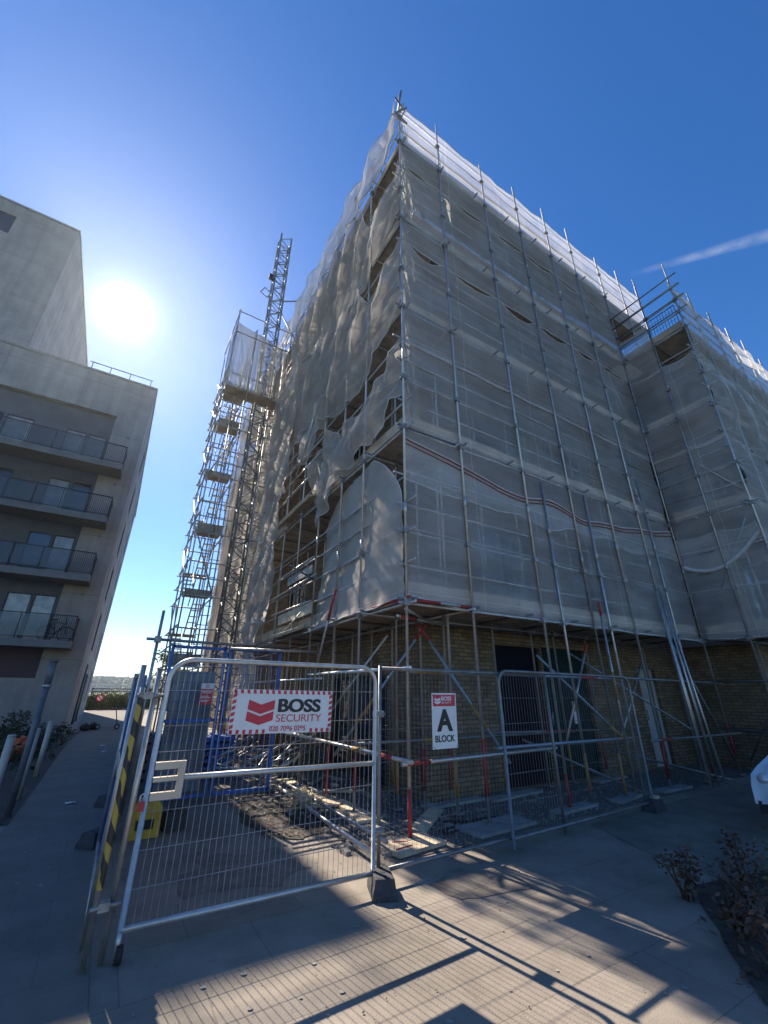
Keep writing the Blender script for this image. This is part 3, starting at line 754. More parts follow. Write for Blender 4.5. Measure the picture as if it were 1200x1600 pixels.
for (x,y,a,ln) in ((5.2,6.3,.05,1.2), (6.5,6.2,.1,1.3), (6.6,5.1,.1,1.0), (8.0,5.1,.2,.9), (9.4,6.3,.1,1.1), (9.5,5.1,0,1.)):
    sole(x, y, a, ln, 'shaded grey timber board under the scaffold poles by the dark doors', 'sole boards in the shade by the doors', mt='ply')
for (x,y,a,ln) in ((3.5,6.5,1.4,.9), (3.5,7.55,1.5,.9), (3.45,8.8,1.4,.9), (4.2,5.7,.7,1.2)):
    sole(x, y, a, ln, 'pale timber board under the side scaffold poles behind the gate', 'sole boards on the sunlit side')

g = MB()
for k in range(170):
    x = rnd(2.6, 4.7) if random.random() < .7 else rnd(4.8, 9); y = rnd(4.85, 9.5) if x < 4.8 else rnd(4.85, 6.4)
    s_ = rnd(.02, .055); c = Vector((x, y, s_*.45)); a = rnd(0, PI)
    g.obox(c, (s_*math.cos(a)*rnd(.6,1.4),s_*math.sin(a),rnd(-.01,.01)), (-s_*.7*math.sin(a),s_*.7*math.cos(a)*rnd(.6,1.3),rnd(-.01,.01)), (rnd(-.006,.006),rnd(-.006,.006),s_*.4))
tag(g.build('rubble', M['stone']), kind='stuff')
for k in range(12):
    x = rnd(3.0, 4.6); y = rnd(5.4, 9.5); a = rnd(0, PI); ln = rnd(.12, .42)
    m_ = MB(); m_.obox((x,y,.03+.012*(k%3)), (ln*math.cos(a),ln*math.sin(a),rnd(-.01,.02)), (-.05*math.sin(a),.05*math.cos(a),0), (0,0,.016))
    tag(m_.build('timber_offcut', M[random.choice(['board_light','board','ply'])]), 'short timber offcut lying on the rubble strewn gravel behind the gate', 'timber', 'timber offcuts on the gravel')
m_ = MB(); m_.poly([(4.3+.5*math.sin(i*.5)+.25*i*.1, 5.0+.12*math.cos(i*.9)+.02*i, .03) for i in range(26)], .012, 6)
tag(m_.build('cable', M['black']), 'black cable snaking over the gravel behind the A BLOCK panel', 'cable')
# ------------------------------------------------------------------ nets
def net(name, pos, ua, ub, za, zb, label, mt, nu=60, nv=16, d=.03, bulge=.0, wr=.03, sag_t=.10, sag_b=.10, us=None, band=None, group=None, fold=None, top=None, bot=None, hem=True):
    """cloth sheet; edges sag between the poles us; d<0 is outward"""
    us = us or [ua, ub]
    def span(u):
        for i in range(len(us)-1):
            if us[i] <= u <= us[i+1]:
                return math.sin(PI*(u-us[i])/(us[i+1]-us[i]+1e-6))
        return 0.
    sd = rnd(0, 90)
    def P(a, b):
        u = ua + (ub-ua)*a
        zt = (top(u) if top else zb) - sag_t*span(u)*(.7+.6*NZ(u*.7, sd)); zl = (bot(u) if bot else za) + sag_b*span(u)*NZ(u*.9+5, sd+3)
        z = zl + (zt-zl)*b
        dd = d - bulge*math.sin(PI*b)*(.35+.65*span(u)) + wr*(NZ(u*1.3, z*1.1, sd)+.6*NZ(u*3.1, z*2.4, sd+7)+.25*NZ(u*7, z*6, sd+2))
        if fold: dd += fold(u, z, b)
        return pos(u, dd, z)
    mb = MB(); mb.grid(P, nu, nv)
    o = tag(mb.build(name, M[mt]), label, 'netting', group)
    if hem:
        for b_ in (0., 1.):
            h = MB(); h.poly([P(i/nu, b_) for i in range(nu+1)], .012 if band is None else .016, 5); h.build('hem', M['netcord'], o)
    if band:
        for q in band:
            h = MB(); h.poly([Vector(P(i/nu, q)) + Vector(pos(0,-.012,0)) - Vector(pos(0,0,0)) for i in range(nu+1)], .010, 5); h.build('rope', M['redrope'], o)
    return o
fus = [3.5,4.8,6.5,8.0,9.45,10.75,12.37]
GF = 'debris nets on the shaded front'
net('debris_net', SF, 3.51, 12.36, 2.93, 5.78, 'lowest pale net on the shaded front, hung with a twin red band', 'net_front', 90, 20, us=[3.5,12.37], wr=.015, sag_t=.60, sag_b=.04, band=(.985,.955), group=GF, bot=lambda u: 3.0-.12*min(1,(u-3.5)/1.2))
net('debris_net', SF, 3.53, 12.35, 4.80, 8.10, 'second pale net from the bottom on the shaded front, doubled along its sagging lower edge', 'net_front', 90, 20, d=.045, us=[3.5,12.37], sag_t=.12, sag_b=.3, group=GF, bot=lambda u: 4.95-.1*math.sin(PI*(u-3.5)/9))
net('debris_net', SF, 3.51, 12.36, 8.00, 11.05, 'middle pale net on the shaded front, tied to the poles above its red hem', 'net_front', 120, 20, us=fus, sag_t=.34, sag_b=.05, group=GF)
net('debris_net', SF, 3.51, 12.36, 10.98, 13.98, 'second pale net from the top of the shaded front', 'net_front', 120, 20, us=fus, sag_t=.34, sag_b=.05, group=GF)
net('debris_net', SF, 3.51, 15.25, 13.92, 16.7, 'topmost pale net of the tall front, glowing in the sun above the roof edge', 'net_front', 130, 24, us=fus+[13.8,15.2], sag_t=.12, sag_b=.06, group=GF)
wus = [3.25,4.15,5.1]
GW = 'debris nets on the projecting wing'
def swag(u): t = (u-3.25)/1.85; return 5.3 - .75*math.sin(PI*min(1, t*.75+.0)) 
net('debris_net', SR, 3.27, 5.1, 2.93, 5.5, 'lowest net on the short return wall of the wing, above the inner corner', 'net_front', 30, 20, us=wus, group=GW)
o_ = net('debris_net', SR, 3.27, 5.08, 4.8, 8.0, 'net on the short return wall of the wing with a thick rolled swag edge', 'net_front', 30, 20, d=.045, us=wus, group=GW, bot=swag, sag_b=0)
h = MB(); h.poly([SR(3.27+1.81*i/24, .03, swag(3.27+1.81*i/24)) for i in range(25)], .05, 7); h.build('rolled_edge', M['netcord'], o_)
net('debris_net', SR, 3.27, 5.1, 7.9, 10.85, 'net on the short return wall of the wing, third up', 'net_front', 30, 20, us=wus, group=GW)
net('debris_net', SR, 4.2, 5.1, 10.75, 12.6, 'small uppermost net on the return wall of the wing, beside its open rails', 'net_front', 20, 14, us=[4.2,5.1], group=GW)
wfu = [12.4,13.7,15.1,16.5,17.9,19.3,20.7,22.1]
for (za, zb, lb) in ((2.93,5.5,'lowest net on the long face of the wing, at the right edge of view'), (4.9,8.0,'second net up on the long face of the wing'), (7.9,10.85,'third net up on the long face of the wing, slack between its poles'), (10.7,13.6,'topmost net on the long face of the wing, catching sun along its upper edge')):
    net('debris_net', SW, 12.41, 22.4, za, zb, lb, 'net_dbl', 90, 18, us=wfu, bulge=.22, wr=.10, sag_t=.18, group=GW)
# sunlit side: taut sheet by the corner
GL = 'debris nets on the sunlit side'
def taut_top(u):
    t = (u-5.12)/3.73
    return 4.35 + 1.5*min(1, t/.3)**.5*(1 - max(0, (t-.72)/.28)**2.2*.45)
net('debris_net', SL, 5.12, 8.85, 2.88, 5.6, 'taut sunlit net sheet with a rounded top beside the corner pole, above the gate', 'net_taut', 60, 30, d=-.04, wr=.045, us=[5.12,6.55,7.55,8.85], sag_t=.0, sag_b=.05, group=GL, top=taut_top, bot=lambda u: 2.97-.03*(u-5.1),
    fold=lambda u,z,b: .085*(u-5.12)*max(0,b)**.4 + .014*math.sin(z*24-u*3+4*NZ(u*1.2,z*.8))*(1-min(1,abs(z-3.5)/1.2)))
def topedge(zc, zs, zf):
    """tied high on the corner pole, sags, then hangs from the deck above further along"""
    def f(u):
        if u < 6.5: t = (u-5.12)/1.38; return zc - (zc-zs)*math.sin(t*PI/2)**.8
        t = min(1, (u-6.5)/.75); return zs + (zf-zs)*(t*t*(3-2*t))
    return f
def botedge(z0, drop, lift):
    def f(u):
        t = (u-5.12)/4.5
        return z0 + lift*(1-min(1,t*3))**2 - drop*math.sin(PI*min(1,t))**1.2 + .05*NZ(u*1.7, z0)
    return f
def billow(a, fr, sd):
    """cloth hung from points: long sharp creases running down and back"""
    def f(u, z, b):
        b = min(1, max(0, b)); near = min(1, (u-5.05)/.8)
        q = u*fr*.30 + z*.16 + .35*NZ(u*.5, z*.45, sd)
        r1 = 1-abs(math.sin(PI*q)); q2 = u*1.15 + z*.62 + .7*NZ(u*.6, z*.5, sd+4)
        r2 = 1-abs(math.sin(PI*q2)); q3 = u*2.3 - z*.8 + .8*NZ(u*.9, z*.8, sd+9)
        r3 = 1-abs(math.sin(PI*q3))
        return near*(-a*.35*math.sin(PI*b) - a*.38*r1**1.6 - .050*r2**3 - .022*r3**4) + .015*NZ(u*4, z*3, sd)
    return f
net('debris_net', SL, 5.12, 15.5, 14.9, 16.7, 'uppermost sunlit net along the guard rails of the roof deck', 'net_side', 110, 18, d=-.03, wr=.08, group=GL, bot=lambda u: 14.95-.1*math.sin(u*2.2), sag_t=.14, fold=lambda u,z,b: -.05+.05*math.sin(u*4+z), us=lys[:1] and [5.12,6.55,7.55,8.75,10,11.3,12.6,14,15.5])
net('debris_net', SL, 5.12, 12.2, 11.2, 15.0, 'billowing sunlit net below the roof deck, tied to the corner pole and sweeping back', 'net_side', 120, 60, d=-.02, wr=.05, group=GL, top=topedge(13.98,13.25,14.95), bot=botedge(11.75,.75,.3), fold=billow(.30,3.3,2), us=[5.12,6.55,7.55,8.75,10,12.2], sag_t=.05)
net('debris_net', SL, 5.12, 11.2, 8.3, 12.0, 'billowing sunlit net at mid height, swept back from the corner pole in a long curve', 'net_side', 120, 60, d=-.02, wr=.05, group=GL, top=topedge(11.08,10.4,11.9), bot=botedge(8.85,.95,.3), fold=billow(.32,3.1,5), us=[5.12,6.55,7.55,8.75,11.2], sag_t=.05)
net('debris_net', SL, 5.12, 8.4, 6.1, 8.1, 'small crumpled sunlit net caught on the corner pole above the second deck', 'net_side', 60, 34, d=-.02, wr=.16, group=GL, top=lambda u: 8.12-.75*min(1,(u-5.1)/1.6)**.8, bot=lambda u: 6.75-.6*min(1,(u-5.1)/1.2)+.08*math.sin(u*6), fold=billow(.22,4.4,8), us=[5.12,6.0,7.3,8.4])
net('debris_net', SL, 7.6, 9.1, 5.3, 7.2, 'ragged sunlit net above the left end of the taut sheet', 'net_side', 40, 30, d=-.06, wr=.2, group=GL, top=lambda u: 7.2+.5*math.sin((u-7.6)*2), bot=lambda u: 6.1-.7*min(1,(u-7.6)/1.0), fold=lambda u,z,b: -.1*math.sin(u*9+z*2), us=[7.6,8.3,9.1])
net('debris_net', SL, 9.0, 10.6, 7.4, 9.4, 'torn tail of net hanging below the mid height net on the sunlit side', 'net_side', 40, 34, d=-.08, wr=.2, group=GL, top=lambda u: 9.3-.1*(u-9), bot=lambda u: 8.6-1.0*math.sin(PI*(u-9)/1.6)+.2*math.sin(u*11), fold=lambda u,z,b: -.09*math.sin(u*10+z*2.5), us=[9,10.6])
# far, folded curtains with diagonal creases
def crease(a, k, fr):
    def f(u, z, b):
        t = (u*1.05*k + z*.62)*fr/6.3 + .5*NZ(u*.5, z*.35, 3.)
        r1 = 1-abs(math.sin(PI*t)); r2 = 1-abs(math.sin(PI*((u*.8-z*.5)*1.1+.7*NZ(u*.7, z*.5, 8.)))); r3 = 1-abs(math.sin(PI*(t*2.7+.4)))
        return -a*.95*r1**1.8 - a*.55*r2**2.5 - a*.25*r3**3 - .05 + .04*NZ(u*1.3, z*.7, 4.)
    return f
net('debris_net', SL, 10.9, 15.5, 7.0, 12.4, 'deeply creased sunlit net curtain beside the stair tower, upper one', 'net_side', 90, 70, d=-.15, wr=.08, group=GL, fold=crease(.13,1.2,6.5), us=[10.9,12.6,14,15.5], top=lambda u: 12.4-.3*(u-10.9))
net('debris_net', SL, 11.3, 15.5, 3.4, 7.3, 'deeply creased sunlit net curtain beside the stair tower, middle one over the open bay', 'net_side', 90, 60, d=-.16, wr=.09, group=GL, fold=crease(.14,1.4,6.), us=[11.3,12.6,14,15.5])
net('debris_net', SL, 12.0, 15.5, .9, 3.6, 'deeply creased net curtain reaching almost to the ground behind the blue gate', 'net_side', 70, 40, d=-.15, wr=.09, group=GL, fold=crease(.12,2.2,6.), us=[12,14,15.5])
net('debris_net', SL, 15.6, 21, 3.0, 16, 'tall net behind the stair tower at the far end of the sunlit side', 'net_side', 60, 60, d=-.1, wr=.12, group=GL, fold=billow(.2,2.,31), us=[15.6,18,21])

# ------------------------------------------------------------------ stair tower with loading bay
st = thing('stair_tower', (1.4, 13.7, 0), 'slender open scaffold stair tower with landings beside the sunlit nets', 'stair tower')
tx0, tx1, ty0, ty1 = 1.40, 2.15, 13.7, 15.9
for (x, y) in ((tx0,ty0),(tx1,ty0),(tx0,ty1),(tx1,ty1),(tx0,14.8),(tx1,14.8),(1.78,ty0),(3.3,ty0),(3.3,ty1)):
    mb = MB(); mb.tube((x,y,.05), (x,y,15.2 if x != 1.78 else 11.7), TR, 8); mb.build('standard', M['galv'], st)
lv = [2.35, 4.35, 6.35, 8.4, 10.4, 11.75]
for k, z in enumerate(lv):
    for dz in (-.05, .5, 1.0):
        hz(st, 'ledger', (tx0-.12,ty0-.05,z+dz), (3.3,ty0-.05,z+dz), TR, 'galv'); hz(st, 'ledger', (tx0-.05,ty0-.2,z+dz+.05), (tx0-.05,ty1+.2,z+dz+.05), TR, 'galv')
        hz(st, 'ledger', (tx0-.12,ty1+.05,z+dz), (tx1+.1,ty1+.05,z+dz), TR, 'galv')
    hz(st, 'ledger', (tx1+.05,ty0-.1,z-.05), (tx1+.05,ty1+.1,z-.05), TR, 'galv')
    hz(st, 'brace', (tx0-.06,ty0,z), (tx0-.06,ty1,z+1.9), TR, 'galv')
    d = MB(); d.box(tx0+.03, tx1-.03, ty0+.04, ty0+.45, z-.03, z+.02); d.box(tx0, tx1, ty0+.02, ty0+.05, z+.021, z+.16 if k % 2 else z+.3)
    d.build('landing', M['board'], st)
    if k < 2:
        d = MB(); d.box(tx0+.03, tx1-.03, ty1-.5, ty1-.04, z+.97, z+1.02); d.build('landing', M['board'], st)
    if k < len(lv)-1:
        z2 = lv[k+1]
        for (xa, za, ya, yb, zb) in ((tx0+.02, z, ty0+.62, ty1-.6, z+1.0), (tx1-.38, z+1.0, ty1-.6, ty0+.62, z2)):
            f = MB()
            for xx in (xa, xa+.30): f.tube((xx,ya,za), (xx,yb,zb), .022, 6)
            for q in range(1, 6):
                t = q/6; f.box(xa, xa+.30, ya+(yb-ya)*t-.06, ya+(yb-ya)*t+.06, za+(zb-za)*t-.012, za+(zb-za)*t+.012)
            f.tube((xa-.03,ya,za+.9), (xa-.03,yb,zb+.9), .018, 6)
            f.build('stair_flight', M['galv'], st)
    # ladder-like side frame
    f = MB()
    for q in range(7): f.tube((tx1-.25,ty0-.02,z+.28*q), (tx1+.05,ty0-.02,z+.28*q), .014, 5)
    f.tube((tx1-.25,ty0-.02,z), (tx1-.25,ty0-.02,z+1.95), .016, 5); f.build('ladder', M['galv'], st)
    g_ = MB()
    for q in range(4): g_.tube((tx0+.25*q+.1,ty0-.07,z), (tx0+.25*q+.1,ty0-.07,z+1.0), .010, 5)
    g_.build('gate_bars', M['galv'], st)
for (z0, z1, s) in ((.2,2.3,1),(4.4,6.3,-1),(8.4,10.3,1)):
    a_, b_ = (tx0,tx1) if s > 0 else (tx1,tx0); hz(st, 'brace', (a_,ty0-.06,z0), (b_,ty0-.06,z1), TR, 'galv')
# loading bay at the top: boarded floor, sheeted front
d = MB(); d.box(1.36, 3.45, 13.15, 13.75, 11.72, 11.80); d.build('deck', M['board'], st)
d = MB()
def bayP(a, b): return (1.36+2.1*a, 13.12+.04*math.sin(a*9)+.03*NZ(a*6,b*5), 11.75+ (3.0-.55*a)*b + .05*NZ(a*4, 3))
d.grid(bayP, 30, 20); d.build('sheeting', M['mesh_sheet'], st)
d = MB(); d.grid(lambda a,b: (1.34+.03*NZ(a*5,b*5), 13.15+.7*a, 11.75+2.9*b), 20, 16); d.build('sheeting', M['mesh_sheet'], st)
for (x, y) in ((1.36,13.1), (3.45,13.1), (2.1,13.1)):
    mb = MB(); mb.tube((x,y,11.3), (x,y,15.3 if x != 2.1 else 14.7), TR, 8); mb.build('standard', M['galv'], st)
hz(st, 'guard_rail', (1.3,13.08,15.25), (3.55,13.08,15.2), TR, 'galv'); hz(st, 'guard_rail', (1.36,13,15.3), (1.36,15.9,15.3), TR, 'galv'); hz(st, 'guard_rail', (1.3,13.07,14.2), (3.55,13.07,14.2), TR, 'galv')

# ------------------------------------------------------------------ lattice hoist mast
hm = thing('lattice_mast', (2.72, 13.85, 0), 'square steel lattice hoist mast rising above the sheeted loading bay', 'hoist mast')
mx, my, hw = 2.78, 13.85, .24
for sx in (-1,1):
    for sy in (-1,1):
        mb = MB(); mb.tube((mx+sx*hw,my+sy*hw,.1), (mx+sx*hw,my+sy*hw,21.5), .036, 8); mb.build('chord', M['mast'], hm)
lc = MB(); z = .3; k = 0
cs = [(-1,-1),(1,-1),(1,1),(-1,1)]
while z < 21.2:
    for i in range(4):
        a, b = cs[i], cs[(i+1) % 4]
        if k % 2: a, b = b, a
        lc.tube((mx+a[0]*hw,my+a[1]*hw,z), (mx+b[0]*hw,my+b[1]*hw,z+.40), .019, 5)
        if k % 3 == 0: lc.tube((mx+a[0]*hw,my+a[1]*hw,z), (mx+b[0]*hw,my+b[1]*hw,z), .018, 5)
    z += .40; k += 1
lc.build('lattice', M['mast'], hm)
t = MB(); t.tube((mx+hw,my,17.6), (3.9,12.6,16.9), .03, 6); t.build('wall_tie', M['galv_dark'], hm)
t = MB(); t.tube((mx+hw,my,17.0), (3.75,13.0,14.6), .03, 6); t.build('wall_tie', M['galv_dark'], hm)
t = MB(); t.poly([(mx-.24,my-.24,17.35),(mx-.45,my-.3,17.1),(mx-.75,my-.3,17.25),(mx-.6,my-.3,17.6),(mx-.32,my-.3,17.45),(mx-.45,my-.3,17.1)], .025, 6); t.build('bracket', M['galv_dark'], hm)
t = MB(); t.obox((mx-.36,my-.2,18.5), (.13,0,0), (0,.1,0), (0,0,.09)); t.build('limit_switch', M['frame'], hm)
# cross ladder-beams fixed between mast and scaffold
for (ya, z0) in ((13.45, .3),):
    b_ = MB()
    for xx in (3.02, 3.36): b_.tube((xx,ya,z0), (xx,ya,11.6), .022, 6)
    z = z0
    while z < 11.4:
        b_.tube((3.02,ya,z), (3.36,ya,z), .015, 5); b_.tube((3.02,ya,z), (3.36,ya,z+.3), .012, 5); z += .3
    b_.build('ladder_beam', M['galv'], hm)

# ------------------------------------------------------------------ gate and mesh fences
def mesh_wires(mb, P, u0, u1, z0, z1, du=.047, hz_=(), r=.0021, rh=.0027):
    k = int((u1-u0)/du)
    for i in range(1, k):
        u = u0 + (u1-u0)*i/k; mb.tube(P(u,z0), P(u,z1), r, 4, caps=False)
    for z in hz_: mb.tube(P(u0,z), P(u1,z), rh, 4, caps=False)
def frame_pts(P, u0, u1, z0, z1, rad, legs=0.):
    pts = [P(u0, z0-legs)]
    for q in range(9):
        t = PI - (PI/2)*q/8; pts.append(P(u0+rad+rad*math.cos(t), z1-rad+rad*math.sin(t)))
    for q in range(9):
        t = PI/2*(1-q/8); pts.append(P(u1-rad+rad*math.cos(t), z1-rad+rad*math.sin(t)))
    pts.append(P(u1, z0-legs)); return pts
G = lambda u,z: (.43+(u)*.9993, 4.09+u*.035, z)
gt = thing('mesh_gate', (.43, 4.09, 0), 'galvanised wire mesh site gate carrying the wide white and red warning board', 'gate')
fr = MB(); fr.poly(frame_pts(G, 0, 2.01, .17, 1.90, .17, .0), .021, 10); fr.build('frame', M['galv_light'], gt)
fr = MB(); fr.tube(G(.0,.17), G(2.01,.14), .021, 10); fr.build('bottom_rail', M['galv_light'], gt)
fr = MB(); fr.tube(G(.24,1.035), G(2.01,1.01), .021, 10); fr.build('middle_rail', M['galv_light'], gt)
ms = MB(); mesh_wires(ms, G, .02, 1.99, .17, 1.86, .049, (.38,.60,.83,1.22,1.40,1.66)); ms.build('mesh', M['galv'], gt)
lb = MB()
for (a,b,c,d) in ((.02,.24,1.10,1.15),(.02,.24,.90,.95),(.19,.24,.95,1.10),(.02,.19,1.02,1.05)):
    p0 = Vector(G(a,c)); p1 = Vector(G(b,d)); lb.obox((p0+p1)/2, ((p1.x-p0.x)/2,.004,0), (0,.02,0), (0,0,(d-c)/2))
lb.build('latch_bracket', M['alu'], gt)
wl = MB(); wl.tube((.425,4.075,.05), (.465,4.075,.05), .05, 18); wl.build('wheel', M['black'], gt)
wl = MB(); wl.tube(G(0,.17), G(0,.03), .018, 8); wl.build('leg', M['galv_light'], gt)
pk = MB(); pk.obox((.40,4.04,.88), (.022,0,0), (0,.012,0), (0,0,.03)); pk_o = tag(pk.build('padlock', M['red']), 'small red padlock hanging beside the latch of the mesh gate', 'padlock')
pk = MB(); pk.poly([(.385,4.04,.91),(.385,4.04,.945),(.40,4.04,.96),(.415,4.04,.945),(.415,4.04,.91)], .005, 6); pk.build('shackle', M['galv_light'], pk_o)

def post(x, y, zt, name, label, mt='galv', r=.021, cat='post'):
    mb = MB(); mb.tube((x,y,.0), (x,y,zt), r, 10); mb.tube((x,y,zt), (x,y,zt+.012), r+.002, 10); return tag(mb.build(name, M[mt]), label, cat)
# mesh panels in front of the scaffold
def panel(P, u0, u1, name, label, z0=.12, z1=1.9, rad=.0, group=None, wires=True, mt='galv'):
    p0 = P(u0, 0)
    t = thing(name, (p0[0], p0[1], 0), label, 'fence', group)
    f = MB()
    if rad > 0: f.poly(frame_pts(P, u0, u1, z0, z1, rad, z0-.02), .02, 8)
    else:
        f.tube(P(u0,.02), P(u0,z1+.03), .02, 8); f.tube(P(u1,.02), P(u1,z1+.03), .02, 8); f.tube(P(u0,z1), P(u1,z1), .019, 8)
    f.build('frame', M[mt], t)
    f = MB(); f.tube(P(u0,z0), P(u1,z0), .02, 8); f.build('bottom_rail', M[mt], t)
    if wires:
        ms = MB(); mesh_wires(ms, P, u0+.02, u1-.02, z0, z1, .055, (.45,.75,1.0,1.3,1.6), .0016, .0022); ms.build('mesh', M['galv_dark'], t)
    return t
GP = 'grey mesh fence panels right of the gate'
P1 = lambda u,z: (2.53+u, 4.22+.045*u, z)
p1 = panel(P1, 0, 2.85, 'mesh_fence', 'wire mesh fence panel carrying the tall A BLOCK sign, next to the gate', group=GP, mt='galv_dark')
P2 = lambda u,z: (4.36+u, 4.26+.06*u, z)
p2 = panel(P2, 0, 3.3, 'mesh_fence', 'wire mesh fence panel with rounded top corners in front of the dark doors', .12, 1.93, .16, group=GP, mt='galv_dark')
for z, lb_ in ((.45, 'low steel clip joining the mesh gate to the fence post'), (1.45, 'high steel clip joining the mesh gate to the fence post')):
    cl = MB(); cl.obox((2.495,4.19,z), (.05,.01,0), (-.01,.03,0), (0,0,.03)); cl.tube((2.44,4.15,z), (2.55,4.15,z), .012, 6)
    tag(cl.build('fence_clip', M['rust']), lb_, 'clip')
def block(x, y, a, label, mt='block', top=None):
    c, s = math.cos(a), math.sin(a)
    def q(u,v,z): return (x+c*u-s*v, y+s*u+c*v, z)
    t = thing('fence_block', (x,y,0), label, 'block')
    mb = MB(); b = len(mb.v)
    prof = [(.36,.11,0.),(.36,.11,.05),(.32,.095,.09),(.30,.085,.15),(.27,.07,.155)]
    for (w_,d_,z) in prof:
        w_ *= .5; d_ *= 1.
        for (i,j) in ((-1,-1),(1,-1),(1,1),(-1,1)): mb.v.append(q(i*w_, j*d_, z))
    for k in range(len(prof)-1):
        for i in range(4): mb.face((b+k*4+i, b+k*4+(i+1)%4, b+(k+1)*4+(i+1)%4, b+(k+1)*4+i))
    mb.face(tuple(b+(len(prof)-1)*4+i for i in range(4)))
    mb.build('body', M[mt], t)
    r = MB()
    for u in (-.1, 0, .1): r.tube(q(u,0,.13), q(u,0,.158), .026, 10)
    r.build('socket', M['black'], t)
    if top:
        r = MB(); r.obox(q(.1,0,.17), (c*.06,s*.06,0), (-s*.05,c*.05,0), (0,0,.02)); r.build('cap', M[top], t)
    return t
block(2.50, 4.10, 1.2, 'dark rubber fence foot between the gate and the A BLOCK panel')
block(7.66, 4.46, .1, 'dark fence foot with a pale cap at the far right end of the mesh fence', top='board_light')
block(.28, 6.9, .9, 'black rubber fence foot on the path left of the gate')
# yellow wedge on site
yb = thing('ballast_block', (.78, 7.0, 0), 'yellow plastic ballast block on the ground behind the left gate post', 'block')
mb = MB()
b = 0
for (w_, z) in ((.22,0),(.22,.30),(.17,.36),(.12,.38)):
    for (i,j) in ((-1,-1),(1,-1),(1,1),(-1,1)): mb.v.append((.76+i*w_*.8, 7.05+j*w_*.9, z+.004))
for k in range(3):
    for i in range(4): mb.face((k*4+i, k*4+(i+1)%4, (k+1)*4+(i+1)%4, (k+1)*4+i))
mb.face((12,13,14,15)); mb.build('body', M['yellow'], yb)
mb = MB(); mb.box(.66,.86,6.838,6.85,.10,.2); mb.build('recess', M['black'], yb)
db = MB(); db.obox((1.12,7.1,.11), (.12,.03,0), (-.03,.1,0), (0,0,.1)); db.obox((1.14,7.1,.225), (.09,.02,0), (-.02,.07,0), (0,0,.015))
tag(db.build('rubber_foot', M['block']), 'black rubber foot lying right of the yellow ballast block', 'block')
# left posts
post(.35, 4.13, 1.82, 'gate_post', 'plain steel post that the mesh gate latches against', 'galv', .021)
tp = thing('gate_post', (.25, 4.08, 0), 'steel post wrapped in yellow and black hazard tape left of the gate', 'post')
mb = MB(); mb.tube((.25,4.08,0), (.25,4.08,1.68), .02, 10); mb.build('tube', M['galv'], tp)
mb = MB()
n_ = 90
for i in range(n_+1):
    z = .42 + 1.23*i/n_; t_ = z*9.
    for q in (0, 1):
        rr = .0225 + .003*math.sin(z*30); zz = z + q*.10
        mb.v.append((.25+rr*math.cos(t_), 4.08+rr*math.sin(t_), min(zz, 1.67)))
for i in range(n_): mb.face((i*2, i*2+2, i*2+3, i*2+1), 0, True)
mb.tube((.25,4.08,.42), (.25,4.08,1.64), .0222, 12, caps=False); mb.build('hazard_tape', M['tape'], tp)
mb = MB(); mb.tube((.22,4.06,.32), (.42,4.1,.32), .014, 8); mb.obox((.30,4.09,.32), (.035,0,0), (0,.03,0), (0,0,.025)); tag(mb.build('post_clamp', M['rust']), 'low steel clamp tying the taped post to its neighbour', 'clamp')
mb = MB(); mb.tube((.22,4.06,1.62), (.45,4.12,1.62), .014, 8); mb.obox((.30,4.09,1.62), (.035,0,0), (0,.03,0), (0,0,.025)); tag(mb.build('post_clamp', M['rust']), 'high steel clamp tying the taped post to its neighbour', 'clamp')

# solid blue hoarding panels along the path, seen edge-on
GB = 'blue hoarding panels along the path'
ends = [((.27,4.35),(.33,6.55)), ((.33,6.65),(.50,9.0)), ((.51,9.1),(.72,11.9)), ((.73,12.0),(1.0,15.2)), ((1.01,15.3),(1.2,18.6))]
labs = ['nearest blue hoarding panel along the path, right beside the taped post', 'second blue hoarding panel along the path', 'third blue hoarding panel along the path', 'fourth blue hoarding panel along the path', 'farthest blue hoarding panel along the path']
for (a, b), lb_ in zip(ends, labs):
    A, B = Vector((*a,0)), Vector((*b,0)); d = (B-A).normalized(); nr = Vector((-d.y, d.x, 0))
    t = thing('blue_hoarding', A, lb_, 'hoarding', GB)
    s = MB()
    k = 22 
    ln = (B-A).length
    for i in range(k):      # ribbed sheet
        for j in (0,1):
            pass
    pts = []
    for i in range(k*2+1):
        u = ln*i/(k*2); off = .012 if (i//1) % 2 else -.012
        pts.append(A + d*u + nr*off)
    b0 = len(s.v)
    for p in pts: s.v += [(p.x,p.y,.10), (p.x,p.y,1.78)]
    for i in range(len(pts)-1): s.face((b0+2*i, b0+2*i+2, b0+2*i+3, b0+2*i+1))
    s.build('sheet', M['blue'], t)
    f = MB()
    for p in (A, B): f.tube((p.x+nr.x*.03,p.y+nr.y*.03,.02), (p.x+nr.x*.03,p.y+nr.y*.03,1.86), .022, 8)
    for z in (.1, 1.0, 1.80): f.tube((A.x+nr.x*.03,A.y+nr.y*.03,z), (B.x+nr.x*.03,B.y+nr.y*.03,z), .018, 8)
    f.build('frame', M['galv'] if a[1] < 6.6 else M['blue'], t)
block(.42, 9.0, .9, 'black rubber fence foot under the joint of the blue hoarding, farther along the path')
